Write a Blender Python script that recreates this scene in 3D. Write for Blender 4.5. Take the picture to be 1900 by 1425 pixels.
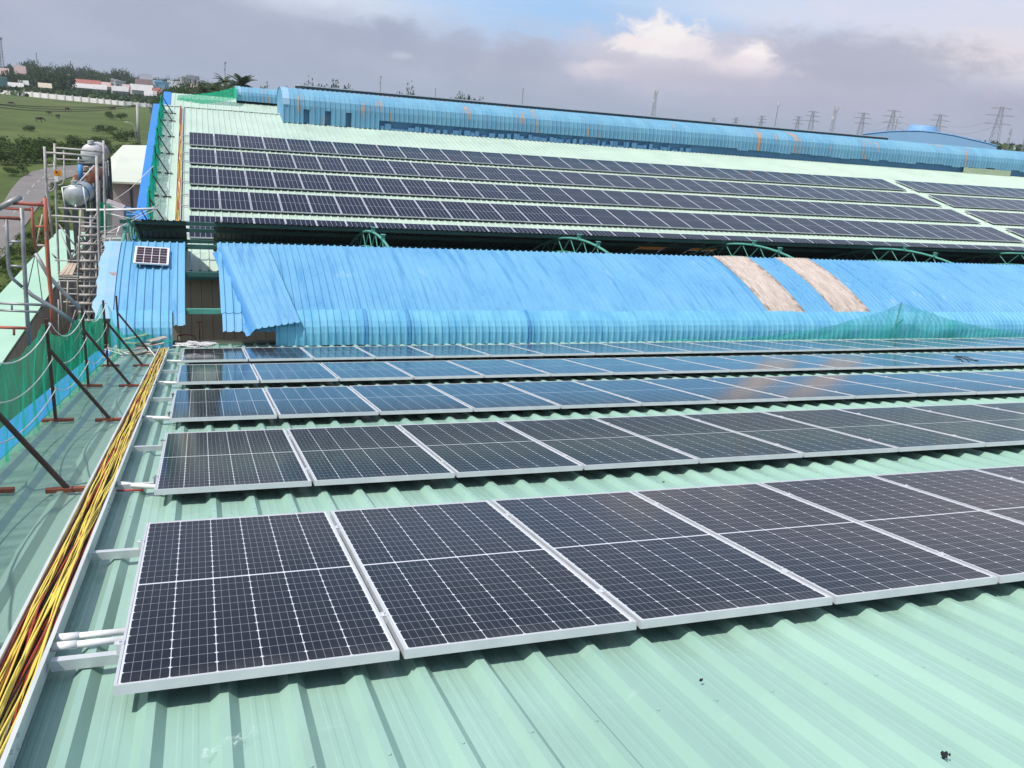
import bpy, math, random
from math import sin, cos, pi, sqrt, radians, atan2, tan
from mathutils import Vector, Matrix
random.seed(7)
sc = bpy.context.scene
for o in list(bpy.data.objects): bpy.data.objects.remove(o)
COL = sc.collection
# ------------------------------------------------------------------ camera
RC = Matrix(((0.9413608582634335, 0.025470514916671363, -0.3364386829712234),
             (-0.3271825845979504, 0.31246130181446896, -0.8918068687805742),
             (0.08240928870786829, 0.9495889572537619, 0.30247234815165547)))
CP = Vector((0.3191, -2.7716, 1.9972)); FP = 1601.1
cam = bpy.data.cameras.new('camera'); camo = bpy.data.objects.new('camera', cam); COL.objects.link(camo)
camo.matrix_world = Matrix.Translation(CP) @ RC.to_4x4()
cam.sensor_width = 36; cam.lens = FP / 1900 * 36; cam.clip_start = 0.05; cam.clip_end = 9000
sc.camera = camo
# ------------------------------------------------------------------ light
SUN = Vector((0.55, 0.22, -1.0)).normalized()      # direction the light travels
sl = bpy.data.lights.new('sun', 'SUN'); so = bpy.data.objects.new('sun', sl); COL.objects.link(so)
so.rotation_euler = SUN.to_track_quat('-Z', 'Y').to_euler(); so.location = (-20, 10, 40)
sl.energy = 4.2; sl.angle = radians(0.5); sl.color = (1, 0.955, 0.89)
SEL = math.asin(-SUN.z); SAZ = atan2(-SUN.x, -SUN.y)
sc.view_settings.view_transform = 'Standard'; sc.view_settings.look = 'None'
sc.view_settings.exposure = 0.16; sc.view_settings.gamma = 1

class NT:
    def __init__(s, tree): s.t = tree; s.n = tree.nodes; s.l = tree.links
    def put(s, sock, v):
        if v is None: return
        if isinstance(v, bpy.types.NodeSocket): s.l.new(v, sock)
        elif isinstance(v, (tuple, list)) and len(v) == 3 and sock.type == 'RGBA': sock.default_value = (*v, 1)
        else: sock.default_value = v
    def m(s, op, a, b=None, c=None, clamp=False):
        n = s.n.new('ShaderNodeMath'); n.operation = op; n.use_clamp = clamp
        s.put(n.inputs[0], a); s.put(n.inputs[1], b); s.put(n.inputs[2], c); return n.outputs[0]
    def mix(s, f, a, b, mode='MIX'):
        n = s.n.new('ShaderNodeMix'); n.data_type = 'RGBA'; n.blend_type = mode
        s.put(n.inputs[0], f); s.put(n.inputs[6], a); s.put(n.inputs[7], b); return n.outputs[2]
    def noise(s, vec, scale, detail=3, rough=0.5, dist=0, col=False):
        n = s.n.new('ShaderNodeTexNoise'); s.put(n.inputs['Vector'], vec); n.inputs['Scale'].default_value = scale
        n.inputs['Detail'].default_value = detail; n.inputs['Roughness'].default_value = rough; n.inputs['Distortion'].default_value = dist
        return n.outputs['Color' if col else 'Fac']
    def rng(s, v, a, b, c=0.0, d=1.0, smooth=True):
        n = s.n.new('ShaderNodeMapRange'); n.interpolation_type = 'SMOOTHSTEP' if smooth else 'LINEAR'
        s.put(n.inputs[0], v); n.inputs[1].default_value = a; n.inputs[2].default_value = b
        n.inputs[3].default_value = c; n.inputs[4].default_value = d; return n.outputs[0]
    def sep(s, v):
        n = s.n.new('ShaderNodeSeparateXYZ'); s.put(n.inputs[0], v); return n.outputs
    def comb(s, a, b, c):
        n = s.n.new('ShaderNodeCombineXYZ'); s.put(n.inputs[0], a); s.put(n.inputs[1], b); s.put(n.inputs[2], c); return n.outputs[0]
    def co(s, kind='Object'): return s.n.new('ShaderNodeTexCoord').outputs[kind]
    def scl(s, v, xyz):
        n = s.n.new('ShaderNodeVectorMath'); n.operation = 'MULTIPLY'; s.put(n.inputs[0], v); n.inputs[1].default_value = xyz; return n.outputs[0]

# ------------------------------------------------------------------ sky
def pxdir(u, v):
    return (RC @ Vector(((u - 950) / FP, (712.5 - v) / FP, -1))).normalized()
def azel(u, v):
    d = pxdir(u, v); return atan2(d.x, d.y), math.asin(d.z)
w = bpy.data.worlds.new('World'); sc.world = w; w.use_nodes = True
W = NT(w.node_tree); W.n.clear()
sky = W.n.new('ShaderNodeTexSky'); sky.sky_type = 'NISHITA'; sky.sun_disc = False
sky.sun_elevation = SEL; sky.sun_rotation = SAZ; sky.air_density = 1.2; sky.dust_density = 2.0
gen = W.co('Generated'); sx = W.sep(gen)
az = W.m('ARCTAN2', sx[0], sx[1]); el = W.m('ARCSINE', sx[2])
uvv = W.comb(W.m('MULTIPLY', az, 1.0), W.m('MULTIPLY', el, 1.9), 0.0)
nA = W.noise(uvv, 7, 6, 0.55); nB = W.noise(uvv, 16, 8, 0.6, 0.3); nC = W.noise(W.scl(uvv, (1, 3.2, 1)), 4, 6, 0.6)
S10 = 10.0; SK = 9.7
def cc(r, g, b, k=1.0):      # target sRGB -> radiance / strength
    f = lambda x: ((x / 255 + .055) / 1.055) ** 2.4 if x > 10 else x / 255 / 12.92
    return (f(r) * SK, f(g) * SK, f(b) * SK)
skyc = W.mix(1.0, sky.outputs[0], (1.5, 1.5, 1.5), 'MULTIPLY')
up = W.rng(el, radians(2.8), radians(6.5))
blue = W.mix(W.rng(nC, 0.35, 0.72), cc(172, 205, 238), cc(214, 222, 238))
blue = W.mix(W.rng(el, radians(9), radians(45)), blue, skyc)
low = W.mix(W.rng(az, radians(-12), radians(50)), cc(160, 173, 194), cc(176, 182, 200))
low = W.mix(W.rng(el, radians(0), radians(2.0)), low, W.mix(W.rng(nA, .35, .7), cc(160, 169, 190), cc(184, 190, 208)))
fac = W.m('ADD', up, W.m('MULTIPLY', W.m('SUBTRACT', nA, 0.5), 1.1), clamp=True)
leftdark = W.rng(az, radians(1), radians(14), -0.55, 0.0)
fac = W.m('ADD', fac, leftdark, clamp=True)
colr = W.mix(fac, low, blue)
def blob(u, v, ru, rv, col, amp=1.0, soft=0.35, dist=0.5, nz=None):
    global colr
    a0, e0 = azel(u, v); ra = ru / FP; re = rv / FP
    dx = W.m('DIVIDE', W.m('SUBTRACT', az, a0), ra); dy = W.m('DIVIDE', W.m('SUBTRACT', el, e0), re)
    d = W.m('SQRT', W.m('ADD', W.m('MULTIPLY', dx, dx), W.m('MULTIPLY', dy, dy)))
    d = W.m('ADD', d, W.m('MULTIPLY', W.m('SUBTRACT', nz or nB, 0.5), dist * 4))
    k = W.rng(d, 1.0 + soft, 1.0 - soft, 0, amp)
    colr = W.mix(k, colr, col)
nD = W.noise(uvv, 38, 8, 0.62, 0.4)
blob(640, 4, 170, 20, cc(228, 234, 245), .8, .8, .5, nC)
blob(870, 44, 260, 26, cc(206, 216, 234), .7, .8, .5, nC)
blob(1060, 30, 230, 44, cc(160, 200, 242), .95, .8, .35, nC)
blob(1450, 20, 160, 22, cc(205, 218, 240), .8, .8, .4, nC)
blob(1330, 130, 330, 55, cc(196, 194, 210), .8, .8, .4)
blob(1840, 50, 340, 60, cc(222, 218, 230), .75, .9, .4)
blob(1880, 112, 170, 40, cc(230, 220, 226), .75, .7, .5, nD)
blob(1780, 108, 60, 16, cc(240, 228, 230), .7, .7, .6, nD)
blob(1600, 118, 190, 42, cc(170, 173, 191), .85, .55, .45, nD)
blob(1700, 190, 340, 30, cc(178, 175, 193), .6, .8, .3)
blob(1250, 108, 150, 42, cc(212, 206, 218), .8, .7, .5, nD)
blob(1228, 78, 68, 36, cc(248, 242, 240), .95, .45, .6, nD)
blob(1180, 80, 34, 14, cc(244, 234, 234), .9, .5, .6, nD)
blob(1285, 92, 40, 15, cc(236, 226, 230), .8, .6, .6, nD)
blob(1215, 118, 110, 12, cc(200, 196, 210), .75, .6, .45, nD)
blob(1398, 104, 32, 18, cc(255, 246, 244), .95, .5, .6, nD)
blob(1375, 124, 62, 20, cc(232, 222, 227), .8, .6, .6, nD)
blob(1110, 128, 52, 12, cc(234, 225, 230), .8, .6, .6, nD)
blob(1190, 138, 80, 10, cc(206, 200, 214), .6, .8, .6, nD)
blob(1340, 152, 160, 14, cc(188, 185, 202), .7, .8, .5, nD)
blob(650, 68, 64, 20, cc(160, 168, 190), .85, .6, .55, nD)
blob(735, 58, 42, 20, cc(158, 166, 188), .85, .6, .55, nD)
blob(860, 84, 44, 22, cc(166, 174, 196), .8, .6, .55, nD)
blob(985, 102, 64, 26, cc(168, 174, 195), .8, .7, .55, nD)
blob(750, 103, 18, 6, cc(206, 210, 224), .7, .7, .6, nD)
blob(300, 42, 360, 60, cc(166, 173, 196), .6, .9, .45)
bg = W.n.new('ShaderNodeBackground'); bg.inputs[1].default_value = 1 / S10; W.put(bg.inputs[0], colr)
wo = W.n.new('ShaderNodeOutputWorld'); W.l.new(bg.outputs[0], wo.inputs[0])

# ------------------------------------------------------------------ materials
def lin(r, g, b):
    f = lambda x: ((x / 255 + .055) / 1.055) ** 2.4 if x > 10 else x / 255 / 12.92
    return (f(r), f(g), f(b))
def newmat(name):
    m = bpy.data.materials.new(name); m.use_nodes = True; t = NT(m.node_tree); b = t.n['Principled BSDF']; return m, t, b
def paint(name, c, c2=None, rough=.5, metal=0.0, scale=1.5, amt=1.0, rust=0.0, rustc=(.16, .05, .02), rscale=3.0, stretch=(1, 1, 1), bump=0.0, bscale=30, spec=.5, coat=0, grime=0.0, gcol=(.05, .06, .05)):
    m, t, b = newmat(name); co = t.scl(t.co(), stretch)
    n1 = t.noise(co, scale, 5, .6)
    col = t.mix(t.m('MULTIPLY', t.rng(n1, .35, .68), amt), c, c2 or tuple(x * .75 for x in c))
    if grime:
        g = t.noise(t.scl(t.co(), (1.3, .35, 1)), 1.7, 8, .68)
        col = t.mix(t.m('MULTIPLY', t.rng(g, .48, .8), grime), col, gcol)
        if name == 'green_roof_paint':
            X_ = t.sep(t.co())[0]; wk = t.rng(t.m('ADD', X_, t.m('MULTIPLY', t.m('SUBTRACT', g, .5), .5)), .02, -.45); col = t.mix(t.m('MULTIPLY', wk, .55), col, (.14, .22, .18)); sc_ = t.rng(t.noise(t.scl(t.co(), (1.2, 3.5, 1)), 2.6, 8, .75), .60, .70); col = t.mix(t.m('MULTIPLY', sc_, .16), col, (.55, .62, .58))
    r = rough
    if rust:
        n2 = t.noise(co, rscale, 7, .65); k = t.rng(n2, 1 - rust - .04, 1 - rust + .03)
        col = t.mix(k, col, rustc); r = t.rng(k, 0, 1, rough, .85)
    else:
        r = t.rng(t.noise(co, scale * 2.3, 4, .6), .3, .7, max(rough - .07, 0.02), rough + .09)
    t.put(b.inputs['Base Color'], col); t.put(b.inputs['Roughness'], r); b.inputs['Metallic'].default_value = metal
    b.inputs['Specular IOR Level'].default_value = spec; b.inputs['Coat Weight'].default_value = coat
    if bump:
        bp = t.n.new('ShaderNodeBump'); bp.inputs['Distance'].default_value = bump; bp.inputs['Strength'].default_value = .6
        t.put(bp.inputs['Height'], t.noise(t.co(), bscale, 4, .6)); t.l.new(bp.outputs[0], b.inputs['Normal'])
    return m
GREEN = (.27, .475, .36)
M = {}
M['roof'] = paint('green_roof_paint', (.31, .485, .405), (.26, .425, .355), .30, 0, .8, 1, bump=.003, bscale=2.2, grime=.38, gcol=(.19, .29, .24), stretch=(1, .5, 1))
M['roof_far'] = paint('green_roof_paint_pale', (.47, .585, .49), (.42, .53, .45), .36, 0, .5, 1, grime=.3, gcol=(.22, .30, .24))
M['trim_blue'] = paint('bright_blue_flashing', (.03, .20, .66), (.035, .22, .70), .45, 0, .6)
M['blue'] = paint('blue_sheet_paint', (.21, .44, .70), (.125, .335, .65), .5, 0, 1.1, 1, rust=.285, rustc=(.20, .12, .10), rscale=2.6, stretch=(1.6, .55, .55), grime=.25, gcol=(.28, .50, .74))
def blue_mat(name, c1, c2, c3, rough=.5):
    m, t, b = newmat(name); co = t.co()
    st = t.noise(t.scl(co, (6.5, .45, .45)), 1.0, 4, .6); bl = t.noise(t.scl(co, (.5, .35, .35)), 1.0, 6, .7); fine = t.noise(t.scl(co, (9, 2.4, 2.4)), 2.2, 6, .7)
    col = t.mix(t.rng(bl, .34, .66), c1, c2); col = t.mix(t.m('MULTIPLY', t.rng(st, .50, .70), .65), col, c3)
    mk = t.m('MULTIPLY', t.rng(bl, .5, .62), t.rng(fine, .52, .66)); col = t.mix(t.m('MULTIPLY', mk, .8), col, c3)
    pl = t.rng(t.noise(t.scl(co, (1, .6, .6)), 1.3, 6, .65), .62, .72); col = t.mix(t.m('MULTIPLY', pl, .35), col, (.42, .55, .68))
    rs = t.rng(t.noise(t.scl(co, (2.2, .8, .8)), 2.1, 8, .68), .725, .745); col = t.mix(rs, col, (.20, .10, .08))
    dots = t.rng(t.noise(co, 14, 2, .5), .74, .77); col = t.mix(t.m('MULTIPLY', dots, .7), col, (.06, .12, .22))
    t.put(b.inputs['Base Color'], col); t.put(b.inputs['Roughness'], t.rng(fine, .3, .7, rough - .1, rough + .12))
    bp = t.n.new('ShaderNodeBump'); bp.inputs['Distance'].default_value = .012; bp.inputs['Strength'].default_value = .5
    t.put(bp.inputs['Height'], t.noise(t.scl(co, (1, .5, .5)), 2.5, 3, .5)); t.l.new(bp.outputs[0], b.inputs['Normal']); return m
M['blue'] = blue_mat('weathered_blue_sheet', (.145, .365, .555), (.11, .315, .52), (.045, .21, .44))
M['flap'] = blue_mat('weathered_loose_sheet', (.165, .385, .575), (.13, .33, .53), (.07, .23, .46))
M['cyan'] = paint('faded_cyan_sheet', (.15, .41, .58), (.10, .33, .52), .5, 0, 2, 1, rust=.27, rustc=(.22, .14, .09), rscale=2.2, stretch=(1.5, .7, .7))
M['seam'] = paint('dark_blue_seam', (.05, .21, .46), (.07, .26, .52), .55)
M['pale'] = paint('pale_peeling_flashing', (.22, .41, .60), (.28, .43, .56), .6, 0, 2, 1, rust=.33, rustc=(.30, .22, .18), rscale=1.8)
M['vent'] = paint('weathered_sky_blue', (.16, .36, .49), (.11, .29, .44), .5, 0, .9, 1, rust=.385, rustc=(.38, .27, .19), rscale=.9, stretch=(1.8, .4, .35), grime=.3, gcol=(.10,.20,.28))
M['ventdark'] = paint('vent_inner_shade_blue', (.06, .18, .32), (.08, .22, .38), .6)  # darker blue paints in the shade of the recess below the overhang
M['ventfrag'] = paint('vent_lower_strip', (.12, .28, .45), (.08, .22, .40), .55)
M['cream'] = paint('cream_green_sheet', (.42, .48, .33), (.36, .43, .29), .5)
M['beige'] = paint('beige_wall_sheet', (.30, .27, .19), (.25, .22, .16), .6, 0, .8)
M['darksheet'] = paint('shade_dark_underside', (.05, .075, .08), (.035, .05, .055), .6)  # shade under the upper sheets is painted into this dark colour
M['teal'] = paint('teal_steel_paint', (.09, .33, .26), (.07, .27, .22), .45, 0, 3, 1, rust=.3, rscale=4)
M['darkgreen'] = paint('dark_green_purlin', (.03, .10, .085), (.04, .13, .11), .5)
def fibre_mat():
    m, t, b = newmat('dirty_fibre_sheet'); co = t.co(); g = t.sep(t.co('Generated'))
    edge = t.rng(t.m('ABSOLUTE', t.m('SUBTRACT', g[0], .5)), .34, .50); n = t.noise(t.scl(co, (9, 1.2, 1.2)), 1.3, 7, .7); low_ = t.rng(g[1], .35, .0)
    col = t.mix(t.rng(n, .35, .7), (.53, .47, .43), (.38, .32, .28)); k = t.m('ADD', t.m('MULTIPLY', edge, .8), t.m('MULTIPLY', low_, .35))
    col = t.mix(t.m('MULTIPLY', k, t.rng(t.noise(t.scl(co, (4, 1.5, 1.5)), 2.4, 8, .72), .38, .62)), col, (.13, .09, .07))
    col = t.mix(t.m('MULTIPLY', t.rng(t.noise(co, 7, 6, .7), .58, .66), .5), col, (.25, .19, .15))
    t.put(b.inputs['Base Color'], col); b.inputs['Roughness'].default_value = .9; return m
M['asb'] = fibre_mat()
M['alu'] = paint('anodised_aluminium', (.64, .66, .67), (.58, .60, .62), .38, .3, 5, 1)
M['frame'] = paint('panel_frame_aluminium', (.60, .61, .63), (.54, .555, .58), .40, .25, 5, 1)
M['galv'] = paint('galvanised_tray', (.66, .68, .67), (.56, .59, .58), .45, .2, 3, 1)
M['pvc'] = paint('white_pvc', (.80, .80, .79), (.74, .74, .72), .35)
M['yellow'] = paint('yellow_cable', (.82, .66, .11), (.70, .54, .08), .45)
M['red'] = paint('red_cable', (.42, .035, .03), (.32, .025, .02), .45)
M['black'] = paint('black_cable', (.012, .012, .012), None, .5)
M['rustdark'] = paint('dark_rusty_angle', (.035, .018, .015), (.07, .028, .02), .7, 0, 8, 1)
M['rustred'] = paint('red_oxide_steel', (.24, .07, .04), (.15, .045, .03), .7, 0, 8, 1)
M['scred'] = paint('orange_red_scaffold', (.50, .13, .07), (.33, .09, .06), .6, 0, 6, 1, rust=.35, rustc=(.3, .25, .22))
M['scgrey'] = paint('galvanised_scaffold', (.34, .35, .35), (.22, .22, .22), .5, .35, 6, 1, rust=.34, rustc=(.20, .11, .07))
M['scpale'] = paint('pale_plastered_scaffold', (.46, .44, .42), (.33, .30, .28), .65, 0.1, 5, 1, rust=.33, rustc=(.22, .13, .09))
M['rope'] = paint('white_rope', (.72, .72, .70), None, .8)
M['wood'] = paint('pale_planks', (.48, .40, .31), (.38, .30, .23), .8, 0, 6, 1)
M['steel'] = paint('dark_steel', (.06, .07, .085), (.09, .10, .11), .55, .2, 4)
M['silver'] = paint('silver_tank', (.55, .57, .57), (.42, .44, .45), .35, .55, 2.5, 1, rust=.3)
M['tankwhite'] = paint('white_tank', (.55, .54, .57), (.42, .41, .43), .5, 0, 1.5, 1, rust=.32, rustc=(.25, .15, .10))
M['rusttank'] = paint('rusty_tank', (.42, .33, .24), (.30, .16, .09), .75, 0, 1.5, 1, rust=.52, rustc=(.14, .045, .025), rscale=1.2)
M['concrete'] = paint('concrete', (.42, .42, .40), (.34, .34, .32), .85, 0, 2)
M['whitewall'] = paint('whitewashed_wall', (.86, .82, .80), (.76, .72, .70), .85, 0, .3)
M['pinkwall'] = paint('pinkish_render', (.42, .36, .37), (.35, .30, .30), .85, 0, .5, 1, grime=.4, gcol=(.15, .12, .12))
M['creamroof'] = paint('pale_cream_roof', (.56, .60, .50), (.52, .56, .47), .55, 0, .1)
M['mint'] = paint('pale_mint_roof', (.36, .56, .43), (.32, .52, .40), .5, 0, .4)
M['asphalt'] = paint('asphalt', (.19, .175, .17), (.155, .145, .14), .9, 0, .25, 1, bump=.01, bscale=8)
M['marking'] = paint('road_marking', (.5, .5, .48), (.38, .37, .35), .8, 0, 2)
M['dirt'] = paint('brown_earth', (.15, .115, .085), (.10, .08, .06), .95, 0, .5, 1)
M['soil'] = paint('debris_rags', (.42, .40, .36), (.30, .25, .2), .85, 0, 6)
M['pylon'] = paint('grey_lattice', (.26, .27, .30), None, .6)
M['mastw'] = paint('mast_white', (.7, .7, .7), None, .5)
M['domeblue'] = paint('pale_blue_roof', (.22, .40, .62), (.19, .36, .58), .5, 0, .03)
M['bark'] = paint('bark', (.12, .09, .065), (.08, .06, .05), .9)
M['plastic'] = None
def grass_mat():
    m, t, b = newmat('field_grass'); co = t.co()
    a = t.noise(co, .012, 5, .6); c = t.noise(co, .09, 6, .65); d = t.noise(t.scl(co, (1, .35, 1)), .03, 6, .6)
    col = t.mix(t.rng(a, .35, .65), (.078, .112, .030), (.105, .135, .040))
    col = t.mix(t.rng(c, .42, .72, 0, .75), col, (.045, .066, .022))
    col = t.mix(t.rng(d, .55, .75, 0, .6), col, (.115, .112, .055))
    col = t.mix(t.rng(t.noise(co, .035, 7, .7), .70, .76, 0, .8), col, (.028, .042, .016))
    fn = t.noise(co, .9, 5, .7); col = t.mix(t.m('MULTIPLY', t.rng(fn, .4, .7), .5), col, (.045, .07, .02))
    pt = t.noise(t.scl(co, (.25, 1, 1)), .05, 5, .6, .6); col = t.mix(t.rng(pt, .66, .70, 0, .55), col, (.20, .19, .12))
    t.put(b.inputs['Base Color'], col); b.inputs['Roughness'].default_value = .95; b.inputs['Specular IOR Level'].default_value = .15
    return m
M['grass'] = grass_mat()
def leaf_mat(name, c1, c2, tr=.25):
    m, t, b = newmat(name); co = t.co(); n = t.noise(co, 1.1, 3, .6)
    oi = t.n.new('ShaderNodeObjectInfo')
    col = t.mix(t.rng(n, .35, .65), c1, c2); col = t.mix(t.m('MULTIPLY', oi.outputs['Random'], .35), col, (.07, .10, .035))
    t.put(b.inputs['Base Color'], col); b.inputs['Roughness'].default_value = .75; b.inputs['Specular IOR Level'].default_value = .25
    tl = t.n.new('ShaderNodeBsdfTranslucent'); t.put(tl.inputs[0], col); mx = t.n.new('ShaderNodeMixShader'); mx.inputs[0].default_value = tr
    t.l.new(b.outputs[0], mx.inputs[1]); t.l.new(tl.outputs[0], mx.inputs[2]); t.l.new(mx.outputs[0], t.n['Material Output'].inputs[0]); return m
M['leaf'] = leaf_mat('tree_leaves', (.028, .058, .014), (.06, .105, .026))
M['leafb'] = leaf_mat('bush_leaves', (.030, .060, .013), (.07, .115, .025))
M['palm'] = leaf_mat('palm_fronds', (.03, .055, .018), (.075, .10, .035))
def net_mat(name, c, cov, wear=0.15):
    m, t, b = newmat(name); co = t.co()
    n = t.noise(t.scl(co, (6, 5, .7)), 1.6, 4, .6)
    k = t.rng(n, .3, .72, cov - wear, cov + wear)
    df = t.n.new('ShaderNodeBsdfDiffuse'); df.inputs[0].default_value = (*c, 1)
    tl = t.n.new('ShaderNodeBsdfTranslucent'); tl.inputs[0].default_value = (*c, 1)
    a = t.n.new('ShaderNodeMixShader'); a.inputs[0].default_value = .5; t.l.new(df.outputs[0], a.inputs[1]); t.l.new(tl.outputs[0], a.inputs[2])
    tp = t.n.new('ShaderNodeBsdfTransparent'); x = t.n.new('ShaderNodeMixShader'); t.put(x.inputs[0], k)
    t.l.new(tp.outputs[0], x.inputs[1]); t.l.new(a.outputs[0], x.inputs[2]); t.l.new(x.outputs[0], t.n['Material Output'].inputs[0]); return m
M['net'] = net_mat('green_net', (.02, .44, .25), .50, .2)
M['netteal'] = net_mat('teal_net', (.06, .55, .42), .42, .2)
M['netfar'] = net_mat('dense_green_net', (.02, .42, .24), .66, .25)
def film_mat():
    m, t, b = newmat('clear_plastic_film'); b.inputs['Base Color'].default_value = (.8, .9, .85, 1); b.inputs['Roughness'].default_value = .12
    tp = t.n.new('ShaderNodeBsdfTransparent'); x = t.n.new('ShaderNodeMixShader')
    t.put(x.inputs[0], t.rng(t.noise(t.co(), 40, 3, .6), .45, .7, .04, .45)); t.l.new(tp.outputs[0], x.inputs[1]); t.l.new(b.outputs[0], x.inputs[2]); t.l.new(x.outputs[0], t.n['Material Output'].inputs[0]); return m
M['plastic'] = film_mat()
def transl_mat():
    m, t, b = newmat('yellowed_translucent_sheet')
    df = t.n.new('ShaderNodeBsdfDiffuse'); df.inputs[0].default_value = (.5, .36, .16, 1)
    tl = t.n.new('ShaderNodeBsdfTranslucent'); tl.inputs[0].default_value = (.42, .26, .09, 1)
    a = t.n.new('ShaderNodeMixShader'); a.inputs[0].default_value = .6; t.l.new(df.outputs[0], a.inputs[1]); t.l.new(tl.outputs[0], a.inputs[2])
    t.l.new(a.outputs[0], t.n['Material Output'].inputs[0]); return m
M['transl'] = transl_mat()
def pv_mat(name, L, cell=(.004, .006, .013), ncol=6, nrow=24, Wd=1.0, mx=.019, my=.019, line=(.60, .62, .66), cw=.0014, rw=.0010, bus=True, spec=.14, dl=.0085):
    m, t, b = newmat(name); s = t.sep(t.co()); X, Y = s[0], s[1]
    px = (Wd - 2 * mx) / ncol; half = (L / 2 - my - .006); py = half / (nrow / 2)
    u = t.m('DIVIDE', t.m('SUBTRACT', X, mx), px)
    yy = t.m('SUBTRACT', t.m('ABSOLUTE', t.m('SUBTRACT', Y, L / 2)), .006); v = t.m('DIVIDE', yy, py)
    dx = t.m('MULTIPLY', t.m('ABSOLUTE', t.m('SUBTRACT', u, t.m('ROUND', u))), px)
    dy = t.m('MULTIPLY', t.m('ABSOLUTE', t.m('SUBTRACT', v, t.m('ROUND', v))), py)
    lc = t.m('LESS_THAN', dx, cw); lr = t.m('LESS_THAN', dy, rw)
    dia = t.m('LESS_THAN', t.m('ADD', dx, dy), dl)
    gap = t.m('LESS_THAN', yy, .0008)
    out = t.m('MAXIMUM', t.m('MAXIMUM', t.m('LESS_THAN', X, mx), t.m('GREATER_THAN', X, Wd - mx)), t.m('GREATER_THAN', yy, half))
    wht = t.m('MAXIMUM', t.m('MAXIMUM', lc, dia), t.m('MAXIMUM', gap, out))
    col = t.mix(t.rng(t.noise(t.co(), 6, 2), .3, .7), cell, tuple(c * 1.25 for c in cell))
    oi = t.n.new('ShaderNodeObjectInfo'); col = t.mix(t.m('MULTIPLY', oi.outputs['Random'], .5), col, tuple(c * 1.5 for c in cell))
    if bus:
        bx = t.m('MULTIPLY', t.m('ABSOLUTE', t.m('SUBTRACT', t.m('MULTIPLY', u, 5), t.m('ROUND', t.m('MULTIPLY', u, 5)))), px / 5)
        col = t.mix(t.m('MULTIPLY', t.m('LESS_THAN', bx, .0008), .34), col, line)
    col = t.mix(t.m('MULTIPLY', lr, .55), col, line); col = t.mix(wht, col, line)
    dn = t.noise(t.co(), 3.2, 6, .7); dust = t.m('MULTIPLY', t.rng(Y, .14, .02, .004, .08), t.rng(dn, .3, .7)); dust = t.m('ADD', dust, t.m('MULTIPLY', t.rng(dn, .45, .8), .007))
    col = t.mix(dust, col, (.45, .44, .40)); t.put(b.inputs['Base Color'], col); b.inputs['Roughness'].default_value = .10; b.inputs['IOR'].default_value = 1.45
    b.inputs['Specular IOR Level'].default_value = spec
    return m
LN, LF = 2.017, 2.083
M['pv'] = pv_mat('solar_cells', LN)
M['pvfar'] = pv_mat('solar_cells_far', LF, cell=(.006, .008, .020), line=(.36, .38, .44), cw=.0045, rw=-1, bus=False, spec=.08, dl=-1)

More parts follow.
